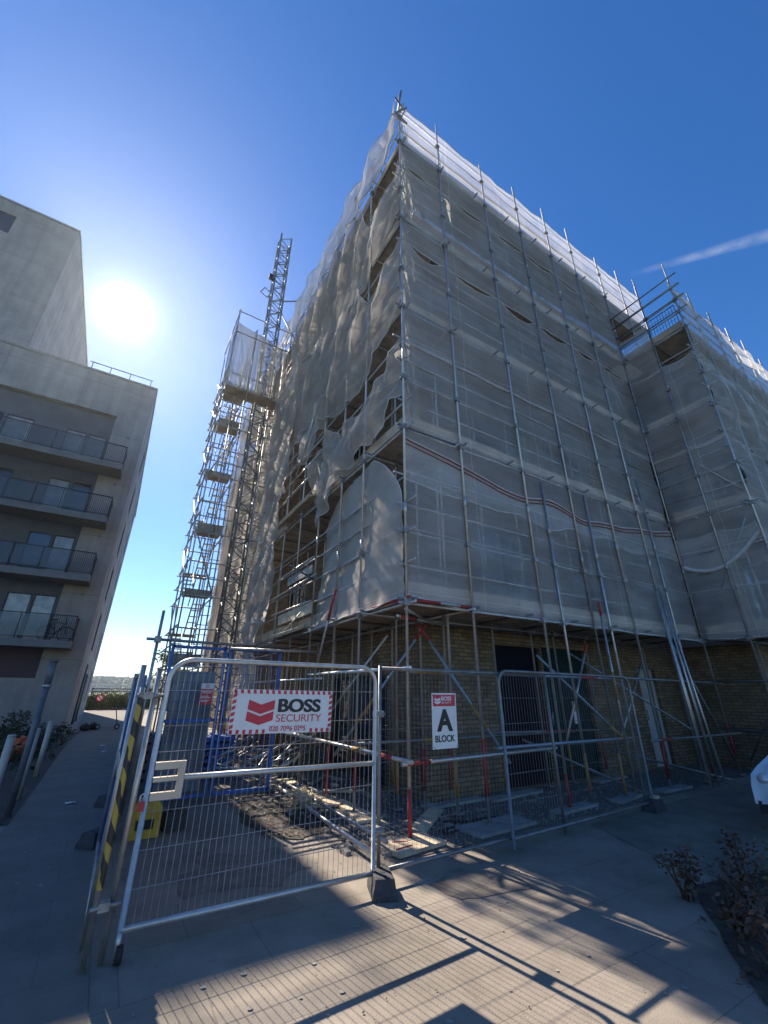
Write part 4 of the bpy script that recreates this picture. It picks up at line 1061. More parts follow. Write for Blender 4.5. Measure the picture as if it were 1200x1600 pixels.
# tall pole with cross tube behind the gate
pp = thing('scaffold_pole', (.57, 8.2, 0), 'tall single scaffold pole with a cross tube behind the gate', 'pole')
mb = MB(); mb.tube((.57,8.2,0), (.57,8.2,2.93), .025, 10); mb.build('upright', M['galv'], pp)
mb = MB(); mb.tube((.4,8.16,2.45), (2.9,8.32,2.44), .024, 10); mb.build('cross_tube', M['galv_dark'], pp)
mb = MB(); mb.tube((1.8,8.34,2.38), (4.2,8.4,2.42), .025, 10); mb.build('cross_tube', M['galv'], pp)
mb = MB(); mb.obox((.57,8.18,2.45), (.05,0,0), (0,.04,0), (0,0,.05)); mb.build('coupler', M['rust'], pp)
# blue framed inner gates
def blue_gate(x0, x1, y, label):
    t = thing('blue_gate', (x0,y,0), label, 'gate', 'blue steel site gates')
    f = MB(); r = .024
    for (a,b) in (((x0,.06),(x0,2.42)),((x1,.06),(x1,2.42)),((x0,.1),(x1,.1)),((x0,1.2),(x1,1.2)),((x0,2.38),(x1,2.38))):
        f.obox((( a[0]+b[0])/2, y, (a[1]+b[1])/2), (max(r,abs(b[0]-a[0])/2),0,0), (0,r,0), (0,0,max(r,abs(b[1]-a[1])/2)))
    f.build('frame', M['blue'], t)
    ms = MB(); mesh_wires(ms, lambda u,z: (u,y,z), x0+.02, x1-.02, .1, 2.38, .075, [.3+.15*k for k in range(14)], .0035, .0035); ms.build('mesh', M['blue'], t)
    return t
blue_gate(.86, 1.75, 8.5, 'left leaf of the blue steel mesh gates behind the main gate')
blue_gate(1.85, 2.8, 8.5, 'right leaf of the blue steel mesh gates behind the main gate')
hp = MB(); hp.box(1.0,1.72,8.9,8.94,.1,2.0)
for k in range(5): hp.box(1.0+.15*k,1.03+.15*k,8.88,8.9,.1,2.0)
tag(hp.build('hoarding_board', M['ply']), 'grey ply hoarding sheet standing behind the left blue gate leaf', 'hoarding')
# stacked materials in the compound
for (x,y,z,ln,wd,ht,mt,lb_) in ((1.35,10.4,.0,.9,.6,.9,'ply','grey pallet stack behind the left blue gate leaf'), (2.3,11.0,.0,.8,.7,.8,'blue','low blue crate stack behind the right blue gate leaf')):
    t = thing('material_stack', (x,y,0), lb_, 'stack')
    for k in range(6):
        m_ = MB(); zz = k*ht/6
        for q in range(4): m_.box(x-ln/2+rnd(-.03,.03), x+ln/2+rnd(-.03,.03), y-wd/2+q*wd/4, y-wd/2+q*wd/4+wd/4-.03, zz+.004, zz+ht/6-.05)
        for q in (-.4,0,.4): m_.box(x+q*ln-.04, x+q*ln+.04, y-wd/2, y+wd/2-.03, zz+ht/6-.05, zz+ht/6-.004)
        m_.build('pallet', M[mt], t)
# tube bundles on the ground inside the compound
t = thing('tube_bundle', (2.3, 9.6, 0), 'heap of loose scaffold tubes and fittings behind the blue gates', 'tubes')
for k in range(34):
    m_ = MB(); a = rnd(-.6,.9); x = rnd(1.6,3.2); y = rnd(9,11.5); ln = rnd(.5,1.6)
    m_.tube((x,y,rnd(.03,.5)), (x+ln*math.cos(a),y+ln*math.sin(a),rnd(.03,.9)), .024, 6); m_.build('tube', random.choice([M['galv_light'],M['galv'],M['galv_dark']]), t)
# straw coloured rope heap
t = MB()
for k in range(26):
    pts = []; a0 = rnd(0,6); r0 = rnd(.06,.17); tilt = rnd(-1,1)
    for i in range(14):
        a = a0 + i*.5; pts.append((3.0+r0*math.cos(a)+.02*NZ(k,i), 7.35+r0*1.2*math.sin(a), .09+.07*tilt*math.sin(a+1)+.05*rnd(0,1)+.09*random.random()))
    t.poly(pts, .008, 5)
for k in range(60):
    a = rnd(0,6.3); t.tube((3.0+rnd(-.2,.2),7.35+rnd(-.2,.2),rnd(.02,.1)), (3.0+rnd(-.3,.3),7.35+rnd(-.3,.3),rnd(.02,.26)), .006, 4)
tag(t.build('rope_heap', M['rope']), 'straw coloured heap of old rope on the gravel behind the gate', 'rope')

# ------------------------------------------------------------------ signs
def text(body, size, mt, parent, O, ux, uz, ext=.0006, bold=0., sx=1., shear=0., align='LEFT', depth=-.001):
    """flat lettering; O lower-left point, ux / uz axes of the board"""
    c = bpy.data.curves.new('lettering', 'FONT'); c.body = body; c.size = size; c.offset = bold; c.extrude = ext; c.align_x = align; c.shear = shear
    tmp = bpy.data.objects.new('lettering', c); col.objects.link(tmp)
    bpy.context.view_layer.update()
    dg = bpy.context.evaluated_depsgraph_get()
    me = bpy.data.meshes.new_from_object(tmp.evaluated_get(dg)); bpy.data.objects.remove(tmp)
    ux, uz = Vector(ux).normalized(), Vector(uz).normalized(); nr = ux.cross(uz)   # towards viewer
    off = Vector(parent.location)
    for v in me.vertices:
        p = Vector(O) + ux*(v.co.x*sx) + uz*v.co.y + nr*(v.co.z+.0025) - off
        v.co = p
    me.materials.clear(); me.materials.append(M[mt])
    o = bpy.data.objects.new('lettering', me); col.objects.link(o); o.parent = parent; return o
def onboard(mb, O, ux, uz, pts, lift=.0012, th=.0008):
    ux, uz = Vector(ux).normalized(), Vector(uz).normalized(); nr = ux.cross(uz); O = Vector(O)
    mb.prism([O + ux*a + uz*b + nr*lift for (a,b) in pts], nr*th)
# wide board on the gate (sags a little, tilted)
p0 = Vector(G(.525,1.32)); ux = (Vector(G(1.50,1.32))-p0).normalized(); ux = (ux + Vector((0,0,-.012))).normalized(); uz = Vector((0,0,1)); uz = (uz - ux*uz.dot(ux)).normalized()
nrm = ux.cross(uz); O = p0 + nrm*.024; W_, H_ = .965, .355
bs = thing('warning_board', O, 'wide white board with red striped border reading BOSS SECURITY on the gate', 'sign')
m_ = MB(); m_.prism([O, O+ux*W_, O+ux*W_+uz*H_, O+uz*H_], -nrm*.004); m_.build('board', M['sign_white'], bs)
m_ = MB(); n = 17; e = .002
for k in range(n):
    a = W_*(k+.15)/n
    onboard(m_, O, ux, uz, [(a,H_-.034),(a+.027,H_-.034),(a+.021,H_-e),(a-.004 if a>.006 else e,H_-e)])
    if not (.36 < (k+.5)/n < .76): onboard(m_, O, ux, uz, [(a,e),(a+.026,e),(a+.026,.034),(a,.034)])
for k in range(6):
    b_ = H_*(k+.75)/7.2
    for (a0,a1) in ((e,.034),(W_-.034,W_-e)): onboard(m_, O, ux, uz, [(a0,b_),(a1,b_+.012),(a1,b_+.040),(a0,b_+.028)])
m_.build('striped_border', M['sign_red'], bs)
m_ = MB()   # chevron emblem
x0, x1, xm = .135, .385, .26
onboard(m_, O, ux, uz, [(x0+.006,.195),(xm,.155),(x1,.195),(x1,.272),(xm,.232),(x0+.012,.272)])
onboard(m_, O, ux, uz, [(x0,.105),(xm-.004,.068),(x1-.006,.105),(x1-.003,.178),(xm,.138),(x0+.006,.178)])
m_.build('emblem', M['sign_red'], bs)
for k_ in range(3): text('BOSS', .150, 'sign_black', bs, O+ux*(.408+.0045*k_)+uz*(.174+.0008*k_)+nrm*.0006*k_, ux, uz, bold=.003, sx=1.24)
text('SECURITY', .087, 'sign_red', bs, O+ux*.405+uz*.092, ux, uz, sx=1.17)
text('020 7096 0295', .058, 'sign_red', bs, O+ux*.355+uz*.018, ux, uz, bold=.0006, sx=1.)
# A BLOCK board
p0 = Vector(P1(.69,1.08)); ux = Vector((1,.045,0)).normalized(); uz = Vector((.012,0,1)).normalized(); nrm = ux.cross(uz); O = p0 + nrm*.028; W_, H_ = .375, .575
ab = thing('block_sign', O, 'tall white A BLOCK sign with a red heading on the mesh fence', 'sign')
m_ = MB(); m_.prism([O, O+ux*W_, O+ux*W_+uz*H_, O+uz*H_], -nrm*.004); m_.build('board', M['sign_white'], ab)
m_ = MB(); onboard(m_, O, ux, uz, [(.018,.435),(W_-.018,.435),(W_-.018,H_-.018),(.018,H_-.018)]); m_.build('heading', M['sign_red'], ab)
m_ = MB(); onboard(m_, O, ux, uz, [(.04,.50),(.085,.485),(.13,.50),(.13,.525),(.085,.51),(.04,.525)], .0022); onboard(m_, O, ux, uz, [(.04,.47),(.085,.455),(.13,.47),(.13,.493),(.085,.478),(.04,.493)], .0022); m_.build('emblem', M['sign_white'], ab)
text('BOSS', .060, 'sign_white', ab, O+ux*.142+uz*.496, ux, uz, bold=.0018, sx=1.15)
text('SECURITY', .030, 'sign_white', ab, O+ux*.142+uz*.462, ux, uz, sx=1.15)
for k_ in range(2): text('A', .31, 'sign_black', ab, O+ux*(.078+.012*k_)+uz*.182+nrm*.0006*k_, ux, uz, bold=.008, sx=1.0)
text('BLOCK', .093, 'sign_black', ab, O+ux*.032+uz*.070, ux, uz, bold=.0022, sx=.98)
for (bd, O_, W2, H2, u_) in ((bs, Vector(G(.525,1.32))+Vector((0,-.024,0)), .965, .355, Vector((1,.03,-.012))), (ab, O, W_, H_, ux)):
    u_ = u_.normalized()
    for (a_, b_) in ((.02,.02),(W2-.02,.02),(.02,H2-.02),(W2-.02,H2-.02)):
        p_ = Vector(O_)+u_*a_+Vector((0,0,1))*b_
        m_ = MB(); m_.poly([p_+Vector((0,-.004,-.008)), p_+Vector((.002,-.006,.006)), p_+Vector((.006,.03,.014)), p_+Vector((.004,.03,-.012))], .0022, 5); m_.tube(p_+Vector((0,-.006,0)), p_+Vector((.02,-.03,-.03)), .0014, 4); m_.build('cable_tie', M['tie'], bd)
# small red notice on the blue gate
O = Vector((1.42, 8.46, 1.45)); ux = Vector((1,0,0)); uz = Vector((0,0,1))
rs = thing('safety_notice', O, 'small red notice with a white top on the left blue gate leaf', 'sign')
m_ = MB(); m_.prism([O, O+ux*.22, O+ux*.22+uz*.34, O+uz*.34], (0,.005,0)); m_.build('board', M['sign_red'], rs)
m_ = MB(); onboard(m_, O, ux, uz, [(.002,.25),(.218,.25),(.218,.338),(.002,.338)])
for (z_, a, b) in ((.205,.02,.2),(.18,.03,.19),(.125,.02,.15),(.10,.02,.19),(.06,.03,.17),(.04,.03,.14)): onboard(m_, O, ux, uz, [(a,z_),(b,z_),(b,z_+.010),(a,z_+.010)])
m_.build('panel', M['sign_white'], rs)
m_ = MB()
pts = [O+ux*(.11+.03*math.cos(t*PI/8))+uz*(.295+.03*math.sin(t*PI/8))-Vector((0,.004,0)) for t in range(16)]
m_.poly(pts, .004, 5, closed=True); m_.tube(O+ux*.09+uz*.315-Vector((0,.004,0)), O+ux*.13+uz*.275-Vector((0,.004,0)), .004, 5); m_.build('symbol', M['sign_red'], rs)

# ------------------------------------------------------------------ beige apartment block on the left
AX, AY = -1.20, 24.6
af = lambda u,d,z: (u, AY+d, z)
as_ = lambda u,d,z: (AX-d, u, z)
TOP = 18.35
ap = thing('apartment_building', (AX, AY, 0), 'beige rendered apartment block with dark railed balconies left of the path', 'building')
BAL = [3.62, 6.55, 9.48, 12.41]
wm = MB()
Ro = [(-9.6,-2.72,2.15,15.9)]
wall(wm, af, -18, AX, 0, TOP, Ro, .35)
So = []
for k in range(6):
    z = .9 + 2.95*k
    So += [(26.6,26.9,z,z+1.7), (30.5,32.6,z+.0,z+2.2), (37.5,38.2,z,z+1.7), (41.5,43.4,z,z+2.2)]
wall(wm, as_, AY, 48, 0, TOP, So, .12)
wm.quad((AX,48,0), (-18,48,0), (-18,48,TOP), (AX,48,TOP)); wm.quad((-18,48,0), (-18,AY,0), (-18,AY,TOP), (-18,48,TOP))
wm.quad((-18,AY,TOP), (AX,AY,TOP), (AX,48,TOP), (-18,48,TOP))
wm.build('wall', M['render'], ap)
m_ = MB(); m_.box(-18,AX+.06,AY-.06,AY+.3,TOP+.002,TOP+.14); m_.box(AX-.3,AX+.06,AY+.3,48,TOP+.002,TOP+.14); m_.build('coping', M['kerb'], ap)
# upper tower storeys
tb_ = thing('tower_block', (-8.2, 27.1, 0), 'tall pale tower block rising behind the balcony block, next to the sun', 'building')
tf = lambda u,d,z: (u, 27.1+d, z)
ts = lambda u,d,z: (-8.2-d, u, z)
to1 = [(x, x+1.5, 3.0*k+1.0, 3.0*k+2.6) for k in range(7, 10) for x in (-16.5, -12.8)]
to2 = []
m_ = MB(); wall(m_, tf, -24, -8.2, TOP+.2, 30.6, to1, .12); wall(m_, ts, 27.1, 46, TOP+.2, 30.6, to2, .12)
m_.quad((-24,27.1,30.6), (-8.2,27.1,30.6), (-8.2,46,30.6), (-24,46,30.6)); m_.quad((-8.2,46,TOP+.2),(-24,46,TOP+.2),(-24,46,30.6),(-8.2,46,30.6)); m_.build('wall', M['render'], tb_)
m_ = MB(); m_.box(-24,-8.14,27.04,27.4,30.602,30.75); m_.box(-8.5,-8.14,27.4,46,30.602,30.75); m_.build('coping', M['kerb'], tb_)
for o in to1: window(tb_, tf, o, .11, 1, None, 'window', .06)
for o in to2: window(tb_, ts, o, .11, 1, None, 'window', .06)
# recessed dark cladding with glazing
rf = lambda u,d,z: (u, AY+.35+d, z)
gl = []
for z in [b for b in BAL]+[15.2]:
    if z < 15: gl += [(-3.72,-2.88,z+.08,z+2.15), (-4.7,-3.80,z+.08,z+2.15), (-8.4,-7.3,z+.08,z+2.15), (-7.2,-6.1,z+.08,z+2.15)]
m_ = MB(); wall(m_, rf, -9.6, -2.72, 3.42, 15.9, gl, .12); m_.build('cladding', M['clad'], ap)
m_ = MB(); m_.quad(rf(-9.6,0,2.15), rf(-2.72,0,2.15), rf(-2.72,0,3.42), rf(-9.6,0,3.42)); m_.build('cladding', M['maroon'], ap)
for i, o in enumerate(gl): window(ap, rf, o, .11, 1, M['curtain'] if i % 3 != 2 else M['glass'], 'balcony_door', .05)
for o in So: window(ap, as_, o, .11, 1, None, 'window', .05)
for (za, u) in ((.2,29.9),(.2,33.2)):
    m_ = MB(); m_.tube(as_(u,-.06,0), as_(u,-.06,2.6), .05, 8); m_.build('downpipe', M['steel_post'], ap)
def balcony(z, xa=-9.4, xb=-1.72):
    y0, y1 = 23.3, AY-.003
    s = MB(); s.box(xa, xb, y0, y1, z-.26, z); o = s.build('balcony', M['clad'], ap)
    f = MB(); f.box(xa, xb+.012, y0-.012, y0, z-.27, z+.03); f.box(xb, xb+.012, y0, y1, z-.27, z+.03); f.build('fascia', M['soffit'], o)
    rl = MB()
    rl.obox(((xa+xb)/2, y0+.03, z+1.08), ((xb-xa)/2,0,0), (0,.03,0), (0,0,.02)); rl.obox((xb-.03,(y0+y1)/2,z+1.08), (.03,0,0), (0,(y1-y0)/2,0), (0,0,.02))
    rl.obox(((xa+xb)/2, y0+.03, z+.12), ((xb-xa)/2,0,0), (0,.02,0), (0,0,.015))
    rl.obox((xb-.03,(y0+y1)/2,z+.12), (.02,0,0), (0,(y1-y0)/2,0), (0,0,.015))
    x = xb-.03
    while x > xb-.95: rl.tube((x,y0+.03,z+.12), (x,y0+.03,z+1.07), .010, 5, caps=False); x -= .075
    y = y0+.05
    while y < y1: rl.tube((xb-.03,y,z+.12), (xb-.03,y,z+1.07), .010, 5, caps=False); y += .075
    for x in (-2.66,-3.7,-4.74,-5.78,-6.82,-7.86,-9.36): rl.tube((x,y0+.03,z), (x,y0+.03,z+1.08), .022, 6)
    rl.build('railing', M['rail'], o)
    for x in (-2.70,-3.74,-4.78,-5.82,-6.86):
        p = MB(); p.box(x-.96, x-.02, y0+.025, y0+.033, z+.16, z+1.03); p.build('glass_panel', M['balcony_glass'], o)
mg = bpy.data.materials.new('balcony_glass'); mg.use_nodes = True
nt2 = mg.node_tree; pb_ = nt2.nodes['Principled BSDF']; pb_.inputs['Base Color'].default_value = (.10,.13,.15,1); pb_.inputs['Roughness'].default_value = .05; pb_.inputs['Alpha'].default_value = .45
M['balcony_glass'] = mg
for z in BAL: balcony(z)
m_ = MB()
for x in (-1.6,-2.7,-3.7,-4.6): m_.tube((x,AY+.25,TOP+.1), (x,AY+.25,TOP+.75), .025, 6)
m_.tube((-4.75,AY+.25,TOP+.75), (-1.5,AY+.25,TOP+.75), .028, 6); m_.build('roof_rail', M['rail'], ap)
for z_ in (5.9,8.85,11.8,14.7):
    m_ = MB(); m_.tube((-1.9,AY-.03,z_),(-1.9,AY+.01,z_),.07,12); m_.build('vent', M['soffit'], ap)
# bicycle on the lowest balcony
bk = thing('bicycle', (-2.3, 23.6, BAL[0]), 'dark bicycle standing on the lowest balcony behind its bars', 'bicycle')
yb_, zb = 23.62, BAL[0]
for xx in (-2.72, -1.98 if False else -2.02):
    m_ = MB(); m_.poly([(xx+.30*math.cos(t*PI/12), yb_, zb+.32+.30*math.sin(t*PI/12)) for t in range(24)], .022, 6, closed=True)
    wo = m_.build('wheel', M['tyre'], bk)
    s = MB()
    for t in range(8): s.tube((xx,yb_,zb+.32), (xx+.29*math.cos(t*PI/4), yb_, zb+.32+.29*math.sin(t*PI/4)), .004, 4)
    s.build('spokes', M['galv_dark'], wo)
m_ = MB(); q = lambda x,z: (x,yb_,zb+z)
for (a,b) in (((-2.72,.32),(-2.42,.30)),((-2.42,.30),(-2.14,.75)),((-2.55,.78),(-2.14,.78)),((-2.55,.85),(-2.42,.30)),((-2.72,.32),(-2.55,.78)),((-2.14,.95),(-2.02,.32))): m_.tube(q(*a), q(*b), .018, 6)
m_.build('frame', M['frame'], bk)
m_ = MB(); m_.obox(q(-2.56,.90), (.12,0,0), (0,.05,0), (0,0,.025)); m_.build('saddle', M['black'], bk)
m_ = MB(); m_.poly([(-2.13,yb_-.25,zb+1.0),(-2.16,yb_-.1,zb+.98),(-2.16,yb_+.1,zb+.98),(-2.13,yb_+.25,zb+1.0)], .014, 6); m_.build('handlebar', M['black'], bk)

# ------------------------------------------------------------------ path furniture
GBo = 'steel bollards along the path'
def bollard(x, y, h, label, r=.050):
    t = thing('bollard', (x,y,0), label, 'bollard', GBo)
    m_ = MB(); m_.tube((x,y,0), (x,y,h-.02), r, 18); m_.build('shaft', M['alu'], t)
    m_ = MB(); m_.tube((x,y,h-.02), (x,y,h), r+.006, 18, r*.85); m_.build('cap', M['galv_light'], t)
bollard(-.85, 12.4, 1.05, 'farthest of the slim steel bollards beside the path')
bollard(-.86, 10.12, 1.05, 'middle steel bollard beside the path, next to the dark lamp post')
bollard(-1.0, 8.55, 1.07, 'nearest steel bollard, cut by the left edge of view')
lp = thing('lamp_post', (-.8, 8.85, 0), 'dark steel bollard post taller than the bollards, with a collar near its top', 'post')
m_ = MB(); m_.tube((-.8,8.85,0), (-.8,8.85,1.7), .043, 16); m_.build('shaft', M['steel_post'], lp)
m_ = MB(); m_.tube((-.8,8.85,1.7), (-.8,8.85,1.74), .06, 16); m_.build('collar', M['galv'], lp)
m_ = MB(); m_.tube((-.8,8.85,1.74), (-.8,8.85,2.08), .048, 16); m_.tube((-.8,8.85,2.08), (-.8,8.85,2.11), .07, 16); m_.build('head', M['steel_post'], lp)
# scooter lying at the far end
sc = thing('kick_scooter', (.3, 25.6, 0), 'kick scooter left standing on the path beyond the bollards', 'scooter')
def sq(u, z, v=0): return (.05+u, 25.6+v, z)
for u in (.0, .78):
    m_ = MB(); m_.poly([(.05+u+.09*math.cos(t*PI/8), 25.6, .12+.09*math.sin(t*PI/8)) for t in range(16)], .03, 6, closed=True); wo = m_.build('wheel', M['tyre'], sc)
    s = MB(); s.tube(sq(u,.12,-.02), sq(u,.12,.02), .05, 10); s.build('hub', M['galv'], wo)
m_ = MB(); m_.obox(sq(.36,.12), (.33,0,0), (0,.07,0), (0,0,.018)); m_.build('deck', M['frame'], sc)
m_ = MB(); m_.tube(sq(.78,.14), sq(.55,1.0), .022, 8); m_.tube(sq(.68,.12), sq(.74,.3), .02, 6); m_.build('stem', M['galv_dark'], sc)
m_ = MB(); m_.tube(sq(.35,1.0,-.2), sq(.75,.95,.2), .018, 8); m_.build('handlebar', M['black'], sc)
def bag(x, y, s, name, label, mt, cat):
    m_ = MB(); nu, nv = 18, 10
    def P(a, b):
        t = 2*PI*a; ph = PI*b
        rr = s*(1+.25*NZ(math.cos(t)*1.7+x, math.sin(t)*1.7+y, ph*1.2))
        return (x+rr*math.sin(ph)*math.cos(t), y+rr*math.sin(ph)*math.sin(t), max(.012, s*.6+rr*.75*math.cos(ph)*1.0))
    m_.grid(P, nu, nv); tt = thing(name, (x,y,0), label, cat)
    m_.build('body', M[mt], tt)
    k = MB(); k.tube((x,y,s*1.2), (x+.04,y,s*1.5), .04, 7, .08); k.build('knot', M[mt], tt)
bag(-.42, 25.2, .2, 'rubbish_bag', 'left black rubbish bag at the path edge beside the scooter', 'black', 'bag')
bag(-.12, 25.8, .2, 'rubbish_bag', 'right black rubbish bag, closest to the scooter', 'black', 'bag')
bag(-1.6, 15.6, .36, 'plastic_sack', 'orange plastic sack lying in the planting bed', 'orange_sack', 'sack')

# scraps of paper on the path
for (x,y,lb_) in ((.3,18.2,'farther white paper scrap on the shaded path'), (.35,16.5,'nearer white paper scrap on the shaded path near the hoarding'), (-.1,9.4,'pale paper scrap on the near shaded path')):
    m_ = MB(); m_.grid(lambda a,b: (x+(a-.5)*.13, y+(b-.5)*.1, .02+.02*NZ(a*5,b*5,x)), 4, 4); m_.grid(lambda a,b: (x+(a-.5)*.13, y+(b-.5)*.1, .017+.02*NZ(a*5,b*5,x)), 4, 4)
    tag(m_.build('paper_scrap', M['sign_white']), lb_, 'litter')

# railing at the end of the path
rg = thing('railing_fence', (-.9, 51, 0), 'dark barred railing closing the far end of the path', 'fence')
m_ = MB()
for z in (.12, 1.62, 1.86): m_.tube((-1.1,51,z), (9,51,z), .045, 6)
m_.build('rail', M['rail'], rg)
m_ = MB(); x = -1.05
while x < 9: m_.tube((x,51,.12), (x,51,1.62), .02, 5, caps=False); x += .16
m_.build('bars', M['rail'], rg)
for x in (-1.05, 2.3, 5.6):
    m_ = MB(); m_.tube((x,51,0), (x,51,1.95), .045, 8); m_.build('post', M['rail'], rg)
ns = thing('round_sign', (-.3, 50.9, 1.1), 'round red and white sign fixed on the far railing', 'sign')
m_ = MB(); m_.tube((-.28,50.93,1.05), (-.28,50.90,1.05), .30, 24); m_.build('disc', M['sign_red'], ns)
m_ = MB(); m_.tube((-.28,50.899,1.05), (-.28,50.893,1.05), .2, 24); m_.build('centre', M['sign_white'], ns)
m_ = MB(); m_.obox((-.28,50.885,1.05), (.2,0,-.2), (0,.005,0), (.03,0,.03)); m_.build('bar', M['sign_red'], ns)

# ------------------------------------------------------------------ vegetation
def leaves(mb, c, rad, n, s, squash=.8, m=0):
    for k in range(n):
        d = Vector((rnd(-1,1), rnd(-1,1), rnd(-1,1)))
        if d.length > 1 or d.length < .25: continue
        p = Vector(c) + Vector((d.x*rad, d.y*rad, d.z*rad*squash))
        a = Vector((rnd(-1,1), rnd(-1,1), rnd(-.6,.6))).normalized(); b = a.cross(Vector((rnd(-1,1),rnd(-1,1),rnd(-1,1)))).normalized()
        l = s*rnd(.6,1.3)
        i = len(mb.v)
        mb.v += [tuple(p-a*l), tuple(p+b*l*.45+a*l*.1), tuple(p+a*l), tuple(p-b*l*.45+a*l*.1)]
        mb.face((i,i+1,i+2,i+3), m)
def shrub(x, y, h, rad, label, mt, cat='shrub', name='shrub', group=None, n=900, s=.06, clumps=7, z0=0.):
    t = thing(name, (x,y,z0), label, cat, group)
    st_ = MB()
    lf = MB()
    for k in range(clumps):
        a = rnd(0,2*PI); rr = rad*rnd(.1,.75); cz = z0+h*rnd(.35,.85)
        c = (x+rr*math.cos(a), y+rr*math.sin(a), cz)
        st_.tube((x+rnd(-.05,.05),y+rnd(-.05,.05),z0), c, .014, 5, .005)
        leaves(lf, c, rad*rnd(.35,.6), int(n/clumps), s, .9)
    st_.build('stem', M['wood'], t); lf.build('foliage', M[mt], t)
    return t
# left bed: low dark planting (ground cover) and a few shrubs
gc = MB()
for k in range(260):
    x = rnd(-6,-.9); y = rnd(11,24)
    if x > -1.05 and y < 14: continue
    leaves(gc, (x,y,.18+.12*random.random()), rnd(.2,.36), 30, .07, .8)
tag(gc.build('ground_cover', M['leaf_d']), kind='stuff')
shrub(-2.0, 17.5, .9, .6, 'low dark shrub in the bed below the maroon wall, nearer one', 'leaf_d', n=700)
shrub(-2.4, 21.0, 1.0, .7, 'low dark shrub against the foot of the beige wall, left of the path', 'leaf_d', n=700)
# bronze plants in the bed at the lower right
GS = 'bronze leaved plants in the near bed'
for (x,y,h_,r_,lb_) in ((4.75,2.62,.34,.22,'bronze leaved plant at the near left corner of the bed'), (5.45,2.45,.42,.26,'bronze leaved plant nearest the white car'), (4.4,2.1,.32,.24,'small bronze plant in the middle of the bed edge'), (4.1,1.75,.34,.26,'bronze plant at the bottom right of view')):
    shrub(x, y, h_, r_, lb_, 'leaf_c', 'plant', 'bedding_plant', GS, 420, .03, 9)
g = MB()
for k in range(700):
    x = rnd(3.2, 6.5); y = rnd(.8, 2.75)
    if x < 4.9 and y > 1.2 + (x-2.9)*.83: continue
    sz = rnd(.012, .04); a = rnd(0, PI); ax = Vector((math.cos(a), math.sin(a), rnd(-.3,.3)))*sz; ay = Vector((-math.sin(a), math.cos(a), rnd(-.3,.3)))*sz*.5
    c = Vector((x, y, .03)); g.quad(c-ax, c-ay, c+ax, c+ay)
tag(g.build('leaf_litter', M['leaf_c']), kind='stuff')
for (x,y,h_,r_,lb_) in ((5.0,2.3,.3,.3,'leafy bronze plant in the second row of the bed, behind the corner one'), (4.75,1.75,.36,.3,'taller bronze plant in the second row near the bottom right')):
    shrub(x, y, h_, r_, lb_, 'leaf_c', 'plant', 'bedding_plant', GS, 600, .022, 14)
shrub(6.2, 2.2, .4, .5, 'low green ground plant beside the white car', 'leaf_a', 'plant', 'bedding_plant', None, 900, .035, 12)
# hedge and bushes beyond the railing
GH = 'bushes beyond the far railing'
for (x,y,h_,r_,mt,lb_) in ((-1.0,52.6,1.35,1.1,'leaf_a','dark green bush at the left end behind the far railing'), (.1,53.0,1.5,1.2,'leaf_b','sunny bush behind the round sign on the far railing'), (1.2,52.7,1.3,1.2,'leaf_b','yellow green bush behind the middle of the far railing'), (2.3,53.2,1.5,1.2,'leaf_a','green bush at the right of the far railing, by the hoarding'), (3.9,53.6,2.0,1.5,'leaf_a','taller bush hidden partly by the blue hoarding')):
    t = thing('bush', (x,y,-.05), lb_, 'bush', GH); st_ = MB(); lf = MB()
    for k in range(30):
        a = rnd(0,2*PI); rr = r_*rnd(0,.9); c = (x+rr*math.cos(a), y+rr*math.sin(a)*.7, rnd(.05,.85)*h_)
        st_.tube((x+rnd(-.2,.2),y,-.05), c, .015, 4, .006); leaves(lf, c, r_*rnd(.3,.5), 260, .10, .9)
    st_.build('stem', M['wood'], t); lf.build('foliage', M[mt], t)
# tree in the gap just right of the far railing
def tree(x, y, h_, cr, label, mt, n=2600, s=.16):
    t = thing('tree', (x,y,0), label, 'tree', 'trees past the end of the path')
    tk = MB(); tk.tube((x,y,-.1), (x+.1,y,h_*.55), .14, 8, .08); lf = MB()
    for k in range(16):
        a = rnd(0,2*PI); rr = cr*rnd(.15,.9); c = Vector((x+rr*math.cos(a), y+rr*math.sin(a), h_*rnd(.45,.95)))
        tk.tube((x+.05,y,h_*rnd(.3,.5)), c, .05, 5, .015); leaves(lf, c, cr*rnd(.3,.5), n//16, s, .8)
    tk.build('trunk', M['wood'], t); lf.build('crown', M[mt], t)
tree(5.2, 47, 5.0, 2.0, 'leafy tree showing through the foot of the stair tower', 'leaf_a')
